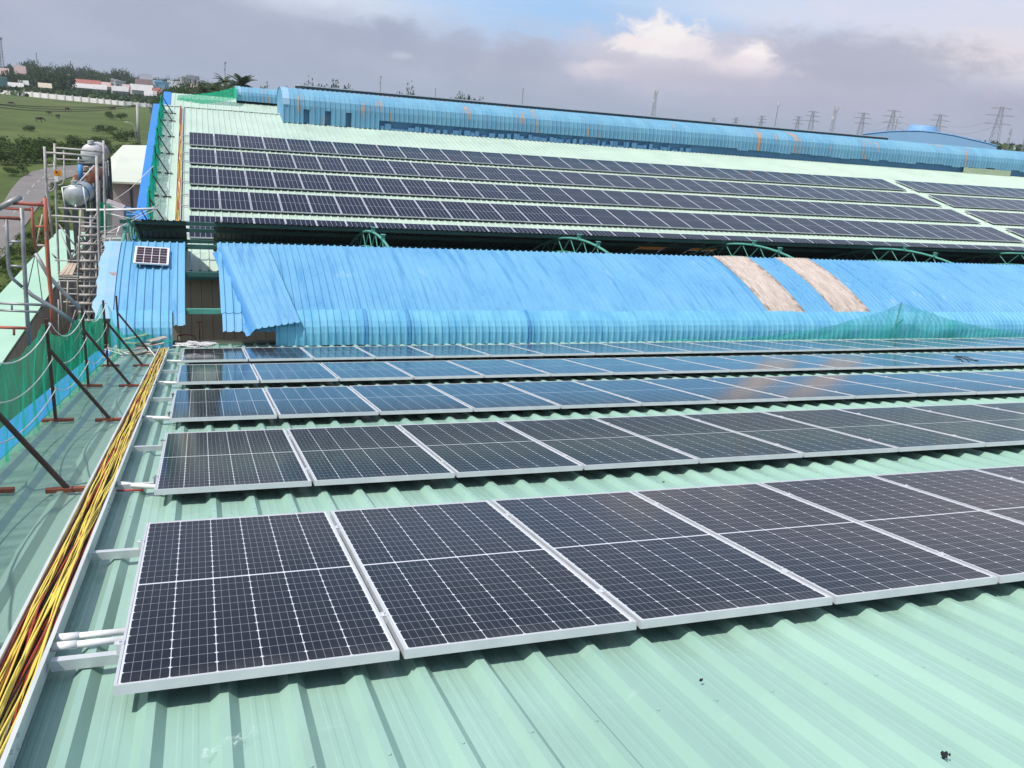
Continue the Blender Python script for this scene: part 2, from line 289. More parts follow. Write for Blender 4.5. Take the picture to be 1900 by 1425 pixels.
# ------------------------------------------------------------------ mesh helpers
class MB:
    def __init__(s): s.v = []; s.f = []; s.mi = []; s.k = 0
    def face(s, idx): s.f.append(tuple(idx)); s.mi.append(s.k)
    def quad(s, a, b, c, d):
        n = len(s.v); s.v += [tuple(a), tuple(b), tuple(c), tuple(d)]; s.face((n, n + 1, n + 2, n + 3))
    def hexa(s, p):            # 8 points: bottom 4 ccw, top 4 ccw
        n = len(s.v); s.v += [tuple(q) for q in p]
        for f in ((3, 2, 1, 0), (4, 5, 6, 7), (0, 1, 5, 4), (1, 2, 6, 5), (2, 3, 7, 6), (3, 0, 4, 7)): s.face([n + i for i in f])
    def box(s, a, b):
        x0, y0, z0 = a; x1, y1, z1 = b
        s.hexa([(x0, y0, z0), (x1, y0, z0), (x1, y1, z0), (x0, y1, z0), (x0, y0, z1), (x1, y0, z1), (x1, y1, z1), (x0, y1, z1)])
    def bar(s, a, b, w, h=None, up=(0, 0, 1)):
        a = Vector(a); b = Vector(b); h = h or w; d = (b - a).normalized(); r = d.cross(Vector(up))
        if r.length < 1e-4: r = d.cross(Vector((0, 1, 0)))
        r.normalize(); q = r.cross(d); r *= w / 2; q *= h / 2
        s.hexa([a - r - q, a + r - q, b + r - q, b - r - q, a - r + q, a + r + q, b + r + q, b - r + q])
    def tube(s, pts, r, n=8, caps=True):
        pts = [Vector(p) for p in pts]; rs = r if isinstance(r, (list, tuple)) else [r] * len(pts); base = len(s.v); prev = None
        for i, p in enumerate(pts):
            d = (pts[min(i + 1, len(pts) - 1)] - pts[max(i - 1, 0)]).normalized()
            if prev is None:
                a = Vector((0, 0, 1)) if abs(d.z) < .9 else Vector((1, 0, 0)); prev = d.cross(a).normalized()
            else: prev = (prev - d * prev.dot(d)).normalized()
            q = d.cross(prev)
            for k in range(n):
                t = 2 * pi * k / n; s.v.append(tuple(p + (prev * cos(t) + q * sin(t)) * rs[i]))
        for i in range(len(pts) - 1):
            for k in range(n):
                a = base + i * n + k; b = base + i * n + (k + 1) % n; s.face((a, b, b + n, a + n))
        if caps:
            s.face([base + n - 1 - k for k in range(n)]); s.face([base + (len(pts) - 1) * n + k for k in range(n)])
    def grid(s, rows):
        base = len(s.v); m = len(rows[0])
        for r in rows: s.v += [tuple(p) for p in r]
        for i in range(len(rows) - 1):
            for j in range(m - 1):
                a = base + i * m + j; s.face((a, a + 1, a + m + 1, a + m))
    def build(s, name, mat, parent=None, smooth=False, loc=None, thick=0):
        me = bpy.data.meshes.new(name); me.from_pydata(s.v, [], s.f)
        mats = mat if isinstance(mat, (list, tuple)) else [mat]
        for x in mats: me.materials.append(x)
        if len(mats) > 1:
            for p, k in zip(me.polygons, s.mi): p.material_index = k
        if smooth:
            for p in me.polygons: p.use_smooth = True
        me.update(); o = bpy.data.objects.new(name, me); COL.objects.link(o)
        if parent: o.parent = parent
        if loc: o.location = loc
        if thick:
            md = o.modifiers.new('thick', 'SOLIDIFY'); md.thickness = thick; md.offset = -1
        return o
def tag(o, label=None, cat=None, group=None, kind=None):
    if label: o['label'] = label
    if cat: o['category'] = cat
    if group: o['group'] = group
    if kind: o['kind'] = kind
    return o
def empty(name, loc=(0, 0, 0), label=None, cat=None, group=None):
    o = bpy.data.objects.new(name, None); COL.objects.link(o); o.location = loc; o.empty_display_size = .2
    return tag(o, label, cat, group)
def copy_tree(o, parent=None):
    c = o.copy(); COL.objects.link(c); c.parent = parent
    for ch in list(o.children): copy_tree(ch, c)
    return c
def lerp(a, b, t): return a + (b - a) * t
def interp(xs, ys, x):
    if x <= xs[0]: return ys[0]
    for i in range(len(xs) - 1):
        if x <= xs[i + 1]: return lerp(ys[i], ys[i + 1], (x - xs[i]) / (xs[i + 1] - xs[i]))
    return ys[-1]
# a photograph pixel taken to the point it shows on a known surface (survey helpers)
def hit(u, v, P, n):
    d = pxdir(u, v); n = Vector(n); return CP + d * ((Vector(P) - CP).dot(n) / d.dot(n))
def atY(u, v, y): return hit(u, v, (0, y, 0), (0, 1, 0))
def atX(u, v, x): return hit(u, v, (x, 0, 0), (1, 0, 0))
def atZ(u, v, z): return hit(u, v, (0, 0, z), (0, 0, 1))
# ------------------------------------------------------------------ roof surfaces
A1, A2 = -0.1882, 0.1868
SR = [0, 2.8023, 5.6689, 8.4591, 11.2748]; DZ = [0, -.0085, -.0248, -.0311, -.0487]; SLP = [-.0093, -.0063, -.0037, -.0012, .0022]
SM = [s + 1.0 for s in SR]
def nearP(x, s, off=0.0):
    xc = min(max(x, -1.5), 13)
    z = s * sin(A1) + interp(SM, DZ, s) + interp(SM, SLP, s) * xc
    return Vector((x, s * cos(A1) - off * sin(A1), z + off * cos(A1)))
FO = Vector((-0.0093, 38.5873, -0.094))
def farP(x, s, off=0.0): return Vector((x, FO.y + s * cos(A2) - off * sin(A2), FO.z + s * sin(A2) + off * cos(A2)))
def onnear(u, v, off=-.13): return hit(u, v, (0, -off * sin(A1), off * cos(A1)), (0, -sin(A1), cos(A1)))
def onfar(u, v, off=-.13): return hit(u, v, farP(0, 0, off), (0, -sin(A2), cos(A2)))
ROOF = -.125
def trap(x0, x1, pitch, base, top, h, phase=0, stiff=0):
    pts = []; k = math.floor((x0 - phase) / pitch) - 1
    while True:
        c = phase + k * pitch
        if c - base / 2 > x1: break
        pts += [(c - base / 2, 0), (c - top / 2, h), (c + top / 2, h), (c + base / 2, 0)]
        if stiff:
            g = pitch - base; q = c + base / 2
            for f in (.33, .67): pts += [(q + g * f - .012, 0), (q + g * f - .006, stiff), (q + g * f + .006, stiff), (q + g * f + .012, 0)]
        k += 1
    pts = [p for p in pts if x0 <= p[0] <= x1]
    return [(x0, 0)] + pts + [(x1, 0)]
# ================================================================== NEAR FACTORY
fac1 = empty('factory_building', (0, 14, -8.5), 'near factory building with green ribbed roof carrying the closest solar panels', 'factory building')
def child(o, p): o.parent = p; o.matrix_parent_inverse = Matrix.Translation(p.location).inverted(); return o
PRF = trap(-1.22, 62, .243, .100, .030, .036, .118, .0012)
b = MB(); ss = [-6 + i * .75 for i in range(29)]; ss[-1] = 15.2
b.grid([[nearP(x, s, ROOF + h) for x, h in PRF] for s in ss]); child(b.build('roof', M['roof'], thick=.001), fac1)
b = MB()
for s in (-.55, 4.95, 10.4, 14.2, 2.5, 7.9):
    for k in range(-5, 150):
        x = .118 + k * .243; c = nearP(x, s + .004 * sin(k * 7.3), ROOF + .036); b.tube([c, c + Vector((0, 0, .005))], .0065, 6); 
child(b.build('roof_screws', M['roof']), fac1)
b = MB(); b.grid([[Vector((-1.235, nearP(0, s).y, nearP(0, s).z + z)) for z in (-.13, -.28)] for s in ss]); child(b.build('gable_edge', M['roof']), fac1)
b = MB(); zz = lambda s: nearP(0, s).z
b.grid([[Vector((x, nearP(0, s).y, zz(s) + z)) for x, z in ((-1.24, -.20), (-1.62, -.22), (-1.62, -.62))] for s in ss]); child(b.build('gable_trim', M['trim_blue'], thick=.004), fac1)
b = MB(); e = nearP(0, 15.2)
b.grid([[Vector((-1.30, nearP(0, s).y, zz(s) - .25)) for s in ss], [Vector((-1.30, nearP(0, s).y, -8.5)) for s in ss]]); child(b.build('side_wall', M['beige']), fac1)
b = MB(); b.box((-1.3, e.y - .1, -8.5), (62, e.y - .02, e.z - .25)); child(b.build('rear_wall', M['beige']), fac1)
b = MB(); b.box((-1.3, e.y - .02, e.z - .30), (62, e.y + .22, e.z - .12)); child(b.build('gutter', M['darkgreen']), fac1)
# ------------------------------------------------------------------ panels
def panel_meshes(L, mat, fh=.037, name='near'):
    f = MB(); w = .011
    f.box((0, 0, -fh), (1, w, 0)); f.box((0, L - w, -fh), (1, L, 0)); f.box((0, w, -fh), (w, L - w, 0)); f.box((1 - w, w, -fh), (1, L - w, 0))
    f.box((w, w, -fh), (1 - w, w + .02, -fh + .002)); f.box((w, L - w - .02, -fh), (1 - w, L - w, -fh + .002))
    g = MB(); g.quad((w, w, -.003), (1 - w, w, -.003), (1 - w, L - w, -.003), (w, L - w, -.003)); g.quad((w, w, -.008), (w, L - w, -.008), (1 - w, L - w, -.008), (1 - w, w, -.008))
    return f, g
ORD = ['first', 'second', 'third', 'fourth', 'fifth', 'sixth', 'seventh', 'eighth', 'ninth', 'tenth', 'eleventh', 'twelfth', 'thirteenth', 'fourteenth', 'fifteenth', 'sixteenth', 'seventeenth', 'eighteenth', 'nineteenth', 'twentieth']
ORD += ['twenty-' + o for o in ORD[:9]] + ['thirtieth'] + ['thirty-' + o for o in ORD[:9]] + ['fortieth'] + ['forty-' + o for o in ORD[:9]] + ['fiftieth'] + ['fifty-' + o for o in ORD[:9]] + ['sixtieth'] + ['sixty-' + o for o in ORD[:9]]
f, g = panel_meshes(LN, M['pv'])
proto = empty('solar_panel'); f.build('frame', M['frame'], proto); g.build('glass', M['pv'], proto)
def clampmesh(x):
    c = MB()
    c.box((x - .018, -.02, -.002), (x + .018, .02, .004)); c.box((x - .009, -.02, -.040), (x + .009, .02, -.002)); c.tube([(x, 0, .003), (x, 0, .012)], .007, 6); return c
for y in (.36, 1.66):
    c = clampmesh(1.01).build('clamp', M['alu'], proto); c.location = (0, y, 0)
NR = ['nearest row', 'second row from the front', 'third row from the front', 'fourth row from the front', 'fifth and last row of the near roof']
first = True
for r, cnt in enumerate([7, 11, 14, 17, 21]):
    for i in range(cnt):
        o = proto if first else copy_tree(proto); first = False
        x = i * 1.02; p = nearP(x, SR[r]); o.location = Vector((x, SR[r] * cos(A1), SR[r] * sin(A1) + DZ[r] + SLP[r] * x))
        o.rotation_euler = (A1 + random.uniform(-.0008, .0008), -math.atan(SLP[r]), 0)
        tag(o, '%s panel from the cable tray in the %s' % (ORD[i], NR[r]), 'solar panel', 'solar panels on the near roof')
        if i == 0:
            for y in (.36, 1.66):
                c = clampmesh(-.009).build('end_clamp', M['alu'], o); c.location = (0, y, 0)
# rails and feet
for r, cnt in enumerate([7, 11, 14, 17, 21]):
    for k, y in enumerate((.36, 1.66)):
        t = MB(); x1 = cnt * 1.02 + .2; s = SR[r] + y
        lift = lambda x: SR[r] * 0
        def P(x, o, ds=0):
            return Vector((x, s * cos(A1) + ds, s * sin(A1) + DZ[r] + SLP[r] * x + o + ds * tan(A1)))
        xs = [-.245 + q * (x1 + .245) / 6 for q in range(7)]
        for a_, b_ in zip(xs[:-1], xs[1:]): t.hexa([P(a_, -.083, -.02), P(b_, -.083, -.02), P(b_, -.083, .02), P(a_, -.083, .02), P(a_, -.0385, -.02), P(b_, -.0385, -.02), P(b_, -.0385, .02), P(a_, -.0385, .02)])
        rail = t.build('mounting_rail', M['alu'])
        tag(rail, '%s aluminium rail under the panels of the %s' % (('near', 'far')[k], NR[r]), 'mounting rail', 'rails under the near panels')
        for q in range(int(cnt * 1.02 / 1.215) + 1):
            c = MB(); xx = .125 + q * 1.215; pb = nearP(xx, s, ROOF + .033)
            c.box((-.02, -.05, 0), (.02, .03, .004)); c.box((-.02, -.030, 0), (.02, -.022, P(xx, 0).z - .04 - pb.z))
            fo = c.build('foot', M['alu']); fo.parent = rail; fo.location = pb
# far panels
f, g = panel_meshes(LF, M['pvfar']); protof = empty('solar_panel'); f.build('frame', M['frame'], protof); g.build('glass', M['pvfar'], protof)
QF = [0, -2.7498, -5.5262, -8.3182, -11.1681]
FR = ['top row', 'second row from the top', 'middle row', 'fourth row from the top', 'lowest row']
first = True
for blk, cnts in ((0, [37] * 5), (1, [11, 8, 5, 2, 0])):
    for r in range(5):
        for i in range(cnts[r]):
            o = protof if first else copy_tree(protof); first = False
            x = (0 if blk == 0 else 38.6) + i * 1.02; p = farP(x, QF[r] - LF)
            o.location = p; o.rotation_euler = (A2 + random.uniform(-.002, .002), random.uniform(-.0015, .0015), 0)
            if blk == 0: lab = '%s panel from the left in the %s of the far roof' % (ORD[i], FR[r])
            else: lab = '%s panel past the bare gap, %s of the far roof' % (ORD[i], FR[r])
            tag(o, lab, 'solar panel', 'solar panels on the far roof')
for r in range(5):
    for k, y in enumerate((.4, 1.65)):
        for blk, (xa, xb) in enumerate(((-.24, 37.8), (38.4, 50))):
            if blk and r == 4: continue
            t = MB(); s = QF[r] - LF + y
            t.bar(farP(xa, s, -.062), farP(xb, s, -.062), .04, .045); tag(t.build('mounting_rail', M['alu']), '%s rail of the %s on the far roof%s' % (('lower', 'upper')[k], FR[r], (', beyond the gap' if blk else '')), 'mounting rail', 'rails under the far panels')
# ------------------------------------------------------------------ cable tray and cables
TX0, TX1, TZ0, TZ1 = -.405, -.262, -.10, .002
def tray(name, P, s0, s1, lab, mat, n=10):
    o = empty(name, P(TX0, s0, TZ0), lab, 'cable tray'); inv = Matrix.Translation(o.location).inverted()
    for nm, xa, xb, za, zb in (('tray_floor', TX0, TX1, TZ0, TZ0 + .003), ('tray_side', TX0 - .002, TX0 + .002, TZ0, TZ1), ('tray_side', TX1 - .002, TX1 + .002, TZ0, TZ1), ('tray_lip', TX0 - .012, TX0 + .002, TZ1, TZ1 + .003), ('tray_lip', TX1 - .002, TX1 + .014, TZ1, TZ1 + .003)):
        t = MB(); st = [lerp(s0, s1, k / n) for k in range(n + 1)]
        t.grid([[P(xa, s, za), P(xb, s, za), P(xb, s, zb), P(xa, s, zb), P(xa, s, za)] for s in st])
        c = t.build(nm, mat); c.parent = o; c.matrix_parent_inverse = inv
    return o
tr = tray('cable_tray', nearP, -1.6, 13.55, 'long open white cable tray running beside the near panel rows', M['galv'])
for s in (.95, 3.9, 6.8, 9.6):          # joint plates with bolts
    t = MB(); 
    for q in (-.05, .05):
        for z in (-.03, -.07): t.tube([nearP(TX1 + .002, s + q - 1.2, z), nearP(TX1 + .012, s + q - 1.2, z)], .007, 6)
    c = t.build('joint_bolts', M['alu']); child(c, tr)
random.seed(3)
def cable(P, s0, s1, mat, r, zc, lab, grp, x=None, n=70, amp=.022):
    t = MB(); x = random.uniform(TX0 + .012, TX1 - .012) if x is None else x; ph = [random.uniform(0, 6.3) for _ in range(4)]
    fr = [random.uniform(1.2, 2.2), random.uniform(3, 5.5)]
    pts = []
    for k in range(n + 1):
        s = lerp(s0, s1, k / n)
        xx = x + amp * sin(s * fr[0] + ph[0]) + amp * .35 * sin(s * fr[1] + ph[1])
        xx = min(max(xx, TX0 + .008), TX1 - .008)
        z = zc + .010 * sin(s * 2.1 + ph[2]) + .006 * sin(s * 6 + ph[3]) + .018 * cos((xx - (TX0 + TX1) / 2) / .07 * 1.3)
        pts.append(P(xx, s, z))
    t.tube(pts, r, 5); return tag(t.build('cable', mat, smooth=True), lab, 'cable', grp)
G1 = 'cables heaped in the near cable tray'
for k in range(9): cable(nearP, -1.5, 13.5, M['black'], .0045, -.058 + .003 * (k % 4), 'thin black cable lying in the near cable tray', 'black cables in the near tray', x=TX0 + .012 + k * .014)
for k in range(10): cable(nearP, -1.5, 13.5, M['red'], .0036, -.046 + .003 * (k % 5), 'thin red cable lying in the near cable tray', 'red cables in the near tray', x=TX0 + .008 + (k * .37 % 1) * .125)
for x in (TX0 + .010, TX1 - .010): cable(nearP, -1.5, 13.5, M['red'], .0038, -.030, 'thin red cable lying in the near cable tray', 'red cables in the near tray', x=x, amp=.004)
for k in range(18): cable(nearP, -1.5, 13.5, M['yellow'], random.uniform(.0030, .0040), -.036 + .0036 * (k % 7), 'thin yellow cable on top of the heap in the near cable tray', 'yellow cables in the near tray', x=TX0 + (.038, .078, .112)[k % 3] + random.uniform(-.011, .011), amp=.010)
ftr = tray('cable_tray', farP, -14.0, 5.2, 'long cable tray of orange and yellow cables running up the far roof', M['galv'], 4)
for k in range(7): cable(farP, -13.9, 1.5, M['yellow'] if k % 2 else M['red'], .011, -.045 + .008 * (k % 3), '%s cable lying in the far roof cable tray' % ('yellow' if k % 2 else 'red'), 'cables in the far tray', x=TX0 + .02 + k * .018, n=24, amp=.012)
b = MB(); b.grid([[farP(x, s, .006) for x in (TX0 - .01, TX0 + .07)] for s in [1.5 + q * .5 for q in range(8)]]); tag(b.build('tray_cover', M['rustred'], thick=.003), 'rust-red cover strip closing the upper end of the far cable tray', 'tray cover')
# conduits from the tray to the rows
def conduit(s, xa, xb, z, r, lab, sl=0.0, sleeve=True):
    o = empty('conduit_pipe', nearP(xa, s, z), lab, 'conduit', 'white conduits between tray and panels'); a = Vector((0, 0, 0)); e_ = nearP(xb, s + sl, z) - nearP(xa, s, z)
    t = MB(); t.tube([a, e_], r, 10); t.build('pipe', M['pvc'], o, True)
    if sleeve: t = MB(); t.tube([a - e_ * .02, e_ * .32], r * 1.22, 10); t.build('sleeve', M['pvc'], o, True)
conduit(.535, -.25, .0, -.025, .0145, 'white conduit above its twin at the lower end of the first panel row')
conduit(.465, -.25, .0, -.030, .0150, 'white conduit below its twin at the lower end of the first panel row')
for r, nm in ((1, 'second'), (2, 'third'), (3, 'fourth'), (4, 'fifth')):
    conduit(SR[r] + .42, -.26, .02, -.05, .016, 'white conduit leading into the %s panel row of the near roof' % nm, -.16, r == 1)
t = MB(); t.tube([nearP(-.25, 3.12, -.072), nearP(-.08, 3.10, -.074)], .007, 8); tag(t.build('conduit_pipe', M['red'], smooth=True), 'short red conduit beside the white one at the second panel row', 'conduit')

# ================================================================== FENCE ON NEAR ROOF
random.seed(11)
FY = [(.5, 'out'), (3.31, ''), (6.18, ''), (8.79, ''), (11.23, ''), (13.35, '')]
PN = ['fence post standing nearest the camera at the roof edge', 'rusty fence post whose long brace crosses the lower left corner', 'rusty braced fence post, tallest in view, second along the net', 'rusty braced fence post in the middle of the net line', 'rusty braced fence post before the draped end of the net', 'rusty braced post against the small blue roof piece']
def fpost(x, y, h, lab, P, mats, bx=.5, group=None, name='fence_post', wd=.035, oz=ROOF + .035):
    s = y / cos(A1) if P is nearP else (y - FO.y) / cos(A2)
    base = P(x, s, oz); o = empty(name, base, lab, 'fence post', group)
    t = MB(); t.bar((0, 0, 0), (-.012, .0, h), wd, wd * .8); t.build('upright', mats[0], o)
    t = MB(); q = P(x + bx, s - .08, oz) - base; t.bar(q, (-.006, -.03, h * .72), wd * .8, wd * .8); t.build('brace', mats[0], o)
    for cx_ in (0.02, bx):
        t = MB(); a = P(x + cx_ - .14, s - (.0 if cx_ < .1 else .08), oz) - base; e_ = P(x + cx_ + .14, s - (0 if cx_ < .1 else .08), oz) - base
        t.bar(a + Vector((0, 0, .004)), e_ + Vector((0, 0, .004)), wd * 1.15, wd * .8); t.build('foot_plate', mats[1], o)
    return o
for (y, _), lab in zip(FY, PN): fpost(-1.06, y, 1.03, lab, nearP, (M['rustdark'], M['rustred']), group='fence posts along the near roof edge')
def topz(y): return nearP(0, y / cos(A1)).z - .1 + 1.0
rows = []; ny = 110
for i in range(ny + 1):
    y = lerp(-.3, 11.35, i / ny)
    # sag between posts
    k = [q[0] for q in FY]; seg = [a for a in range(len(k) - 1) if k[a] <= y <= k[a + 1]]
    tt = (y - k[seg[0]]) / (k[seg[0] + 1] - k[seg[0]]) if seg else 0
    sag = .22 * 4 * tt * (1 - tt)
    zt = topz(y) - sag; zb = nearP(0, y / cos(A1)).z - .17
    row = []
    for j in range(13):
        v = j / 12; fold = (.03 * sin(y * 9 + 2 * sin(v * 3)) + .018 * sin(y * 23 + v * 2)) * (0.35 + v * .8) + .05 * sin(v * pi) * sin(y * 1.7)
        row.append((-1.10 - .06 * v + fold * (1 - .3 * v) - .08 * sag, y, lerp(zt, zb, v)))
    rows.append(row)
b = MB(); b.grid(rows); net = b.build('safety_net', M['net'], smooth=True)
tag(net, 'green debris net hung along the left edge of the near roof', 'safety net')
for q, (hh, nm) in enumerate(((.99, 'top'), (.66, 'middle'), (.34, 'bottom'))):
    t = MB(); pts = []
    for a in range(len(FY) - 2):
        y0, y1 = FY[a][0], FY[a + 1][0]
        for k in range(12):
            tt = k / 12; y = lerp(y0, y1, tt); pts.append((-1.035 - .03 * sin(pi * tt), y, nearP(0, y / cos(A1)).z - .1 + hh - (.21, .17, .14)[q] * 4 * tt * (1 - tt)))
    y = FY[-2][0]; pts.append((-1.035, y, nearP(0, y / cos(A1)).z - .1 + hh)); t.tube(pts, .0055, 5)
    for a in range(len(FY) - 1):
        y = FY[a][0]; z = nearP(0, y / cos(A1)).z - .1 + hh
        t.tube([(-1.06 + .027 * cos(w_), y + .027 * sin(w_), z) for w_ in [k * pi / 4 for k in range(9)]], .006, 5)
    tag(t.build('rope', M['rope'], smooth=True), '%s white rope tied from post to post in front of the green net' % nm, 'rope', 'ropes along the net')
# draped net end
rows = []
top_ = [(199, 565, 11.3), (212, 596, 11.7), (228, 622, 12.3), (243, 619, 13.0), (256, 611, 13.4), (270, 616, 13.7), (288, 627, 13.9), (305, 632, 14.0), (322, 631, 14.1)]
bot_ = [(206, 684, 11.3), (214, 672, 11.6), (222, 660, 12.2), (236, 650, 13.1), (252, 644, 13.5), (268, 643, 13.7), (284, 641, 13.8), (300, 639, 13.9), (318, 637, 14.0)]
for k in range(33):
    a = k / 4; i = min(int(a), 7); f_ = a - i
    T = atY(*top_[i]).lerp(atY(*top_[i + 1]), f_); B = atY(*bot_[i]).lerp(atY(*bot_[i + 1]), f_)
    rows.append([T.lerp(B, j / 8) + Vector((.02 * sin(k * 1.1 + j), .05 * sin(k * .9 + j * .7), 0)) for j in range(9)])
b = MB(); b.grid(rows); tag(b.build('safety_net', M['net'], smooth=True), 'slumped green net end draped below the small blue roof piece', 'safety net')
b = MB(); b.box((0, 0, 0), (.018, .018, .1)); 
# debris
o = empty('debris_pile', onnear(240, 655), 'pile of pale rags and board scraps by the last fence posts', 'debris')
random.seed(5)
for k in range(7):
    t = MB(); a = Vector((random.uniform(-.25, .3), random.uniform(-.5, .5), .03 + .015 * k)); d = Vector((random.uniform(.2, .5), random.uniform(-.3, .3), random.uniform(-.02, .03)))
    t.bar(a, a + d, random.uniform(.06, .16), .015); t.build('board', M['soil'], o)
for k in range(3):
    t = MB(); pts = [(random.uniform(-.4, .5), random.uniform(-.5, .4), .04) for _ in range(5)]; t.tube(pts, .012, 5); t.build('pipe_scrap', M['rope'], o)
# rope coil on last row
t = MB(); pts = []
base = onnear(365, 646, -.02)
for k in range(90):
    a = k * .55; r_ = .10 + .06 * sin(k * 1.7); pts.append(base + Vector((r_ * 2.2 * cos(a) + .05 * sin(k), r_ * sin(a), .04 + .05 * abs(sin(k * .8)))))
t.tube(pts, .008, 5); tag(t.build('rope_coil', M['rope'], smooth=True), 'tangled white rope lying behind the first panel of the last row', 'rope coil')
t = MB(); c0 = nearP(14.6, 8.9, .01); q = atY(1790, 668, 8.6); pts = [q + Vector((.16 * cos(k * .5) + .006 * k, .12 * sin(k * .9), .03 + .02 * sin(k))) for k in range(22)]
q0 = onnear(1790, 668, 0); pts = [q0 + Vector((.14 * cos(k * .45) + .012 * k - .15, .16 * sin(k * .8), .02 + .015 * sin(k * 2))) for k in range(22)]
t.tube(pts, .008, 5); tag(t.build('loose_wire', M['black'], smooth=True), 'loose black wire curled on a panel of the fourth row at right', 'wire')
# foreground bits
def crumple(u, v, sx, sy, rz, mat, name, lab, cat, h=.02, n=14, seed=1):
    random.seed(seed); c = onnear(u, v, ROOF + .02); t = MB(); rows = []
    for i in range(n + 1):
        row = []
        for j in range(n // 2 + 1):
            a = i / n - .5; w_ = (j / (n // 2) - .5) * (1 - abs(a) * 1.5 + .25 * sin(i * 1.9)); x = a * sx; y = w_ * sy
            row.append(Vector((x * cos(rz) - y * sin(rz), x * sin(rz) + y * cos(rz), random.uniform(0, h) + .3 * h * sin(i) + (x * sin(rz) + y * cos(rz)) * tan(A1))) + c)
        rows.append(row)
    t.grid(rows); return tag(t.build(name, mat), lab, cat)
crumple(425, 1382, .20, .06, .55, M['plastic'], 'plastic_film', 'crumpled clear plastic strip on the green roof in front of the first panel', 'plastic film', .02)
def blot(u, v, pts, lab, name='dropping', mat='black', off=ROOF + .003):
    c = onnear(u, v, off); t = MB()
    for (dx, dy, r_) in pts:
        n = 9; t.tube([c + Vector((dx, dy, dy * tan(A1))), c + Vector((dx, dy, dy * tan(A1) + .006 + r_ * .3))], [r_, r_ * .6], n)
    return tag(t.build(name, M[mat]), lab, 'roof debris')
blot(1752, 1402, [(0, 0, .011), (.014, .006, .007), (-.012, -.008, .006), (.004, .012, .006), (.018, -.004, .004), (-.022, -.016, .004)], 'small black clump on the green roof near the bottom right corner', 'dirt_clump')
blot(1300, 1263, [(0, 0, .006), (.008, .003, .004)], 'tiny black scrap on the green roof below the second panel joint', 'dirt_clump')
blot(1230, 895, [(0, 0, .006), (.012, .004, .005)], 'tiny dark scrap on the green strip between the first two rows', 'dirt_clump')

# ================================================================== ARCHED CANOPY OVER THE PASSAGE
canopy = empty('arched_canopy', (10, 19.3, -3), 'long arched blue canopy roof over the passage between the two factories', 'canopy')
AC, AR = -1.28, 10.4
def arch(y, zc=AC): return zc - (AR - sqrt(AR * AR - (y - 19.3) ** 2))
def archpath(y0, y1, n, dz=0.0):
    out = []
    for i in range(n + 1):
        y = lerp(y0, y1, i / n); a = (y - 19.3) / AR; out.append((y, arch(y) + dz, a, sqrt(1 - a * a)))   # pos + normal
    return out
def wave(x0, x1, pitch=.15, h=.027, phase=0): return trap(x0, x1, pitch, pitch * .40, pitch * .16, h, phase)
def sheet(name, prof, path, mat, parent, th=.0012, jitter=0):
    t = MB(); t.grid([[(x, y + h * ny_, z + h * nz_) for x, h in prof] for (y, z, ny_, nz_) in path]); o = t.build(name, mat, thick=th); child(o, parent); return o
# lower sheets: main run split by the two dirty fibre strips
mainX = [(.68, 13.62), (14.66, 15.62), (16.75, 60)]
for a, b_ in mainX: sheet('roof_sheet', wave(a, b_), archpath(14.78, 17.7, 14), M['blue'], canopy)
for a, b_ in ((13.60, 14.68), (15.60, 16.77)):
    o = sheet('fibre_sheet', wave(a, b_, .09, .022), archpath(14.80, 17.72, 12, .012), M['asb'], canopy, .004); o['label'] = 'dirty beige fibre cement strip'
# hanging rusty remnant without skirt under the flap
sheet('hanging_sheet', wave(.70, 1.72), [(14.80, arch(14.78) - .004, -.4, .9), (14.62, -2.42, -.45, .89), (14.42, -2.60, -.5, .86)], M['flap'], canopy)
# skirts
random.seed(9)
def skirtpath(dy=0, dz=0):
    pts = [(14.83, -2.268), (14.66, -2.34), (14.54, -2.42), (14.46, -2.52), (14.42, -2.64), (14.41, -2.78), (14.41, -2.90)]
    out = []
    for i, (y, z) in enumerate(pts):
        a = pts[max(i - 1, 0)]; c = pts[min(i + 1, len(pts) - 1)]; dy_, dz_ = c[0] - a[0], c[1] - a[1]; L = sqrt(dy_ * dy_ + dz_ * dz_)
        out.append((y + dy, z + dz, dz_ / L, -dy_ / L))
    return out
x = 1.72; k = 0
while x < 58:
    wdt = .90 if x < 20 else 2.7
    o = sheet('skirt_sheet', wave(x - .02, x + wdt + .03), skirtpath(random.uniform(-.008, .004), .012 + random.uniform(-.012, .008) + (k % 2) * .004), M['cyan'], canopy)
    if x < 20 and k in (1, 2, 5):
        t = MB(); t.grid([[(xx, y + .026 * ny_, z + .02 + .026 * nz_) for xx in (x + wdt - .03, x + wdt + .02)] for (y, z, ny_, nz_) in skirtpath()]); child(t.build('seam_flashing', M['seam'], thick=.002), canopy)
    x += wdt; k += 1
# upper sheets on stub posts
UZ = .02; UY = 21.45; UA, UB, UC = atY(236, 412, UY).x, atY(344, 415, UY).x, atY(398, 415, UY).x
for a, b_ in ((UA, UB), (UC, 14.36), (15.36, 16.38), (17.36, 60)):
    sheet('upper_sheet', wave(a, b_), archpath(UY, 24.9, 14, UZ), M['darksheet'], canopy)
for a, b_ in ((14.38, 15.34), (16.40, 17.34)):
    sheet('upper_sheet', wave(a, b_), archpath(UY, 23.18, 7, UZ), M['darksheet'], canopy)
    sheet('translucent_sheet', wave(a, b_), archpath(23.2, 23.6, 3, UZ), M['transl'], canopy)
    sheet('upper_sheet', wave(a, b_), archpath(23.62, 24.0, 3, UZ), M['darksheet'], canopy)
    sheet('translucent_sheet', wave(a, b_), archpath(24.02, 24.9, 3, UZ), M['transl'], canopy)
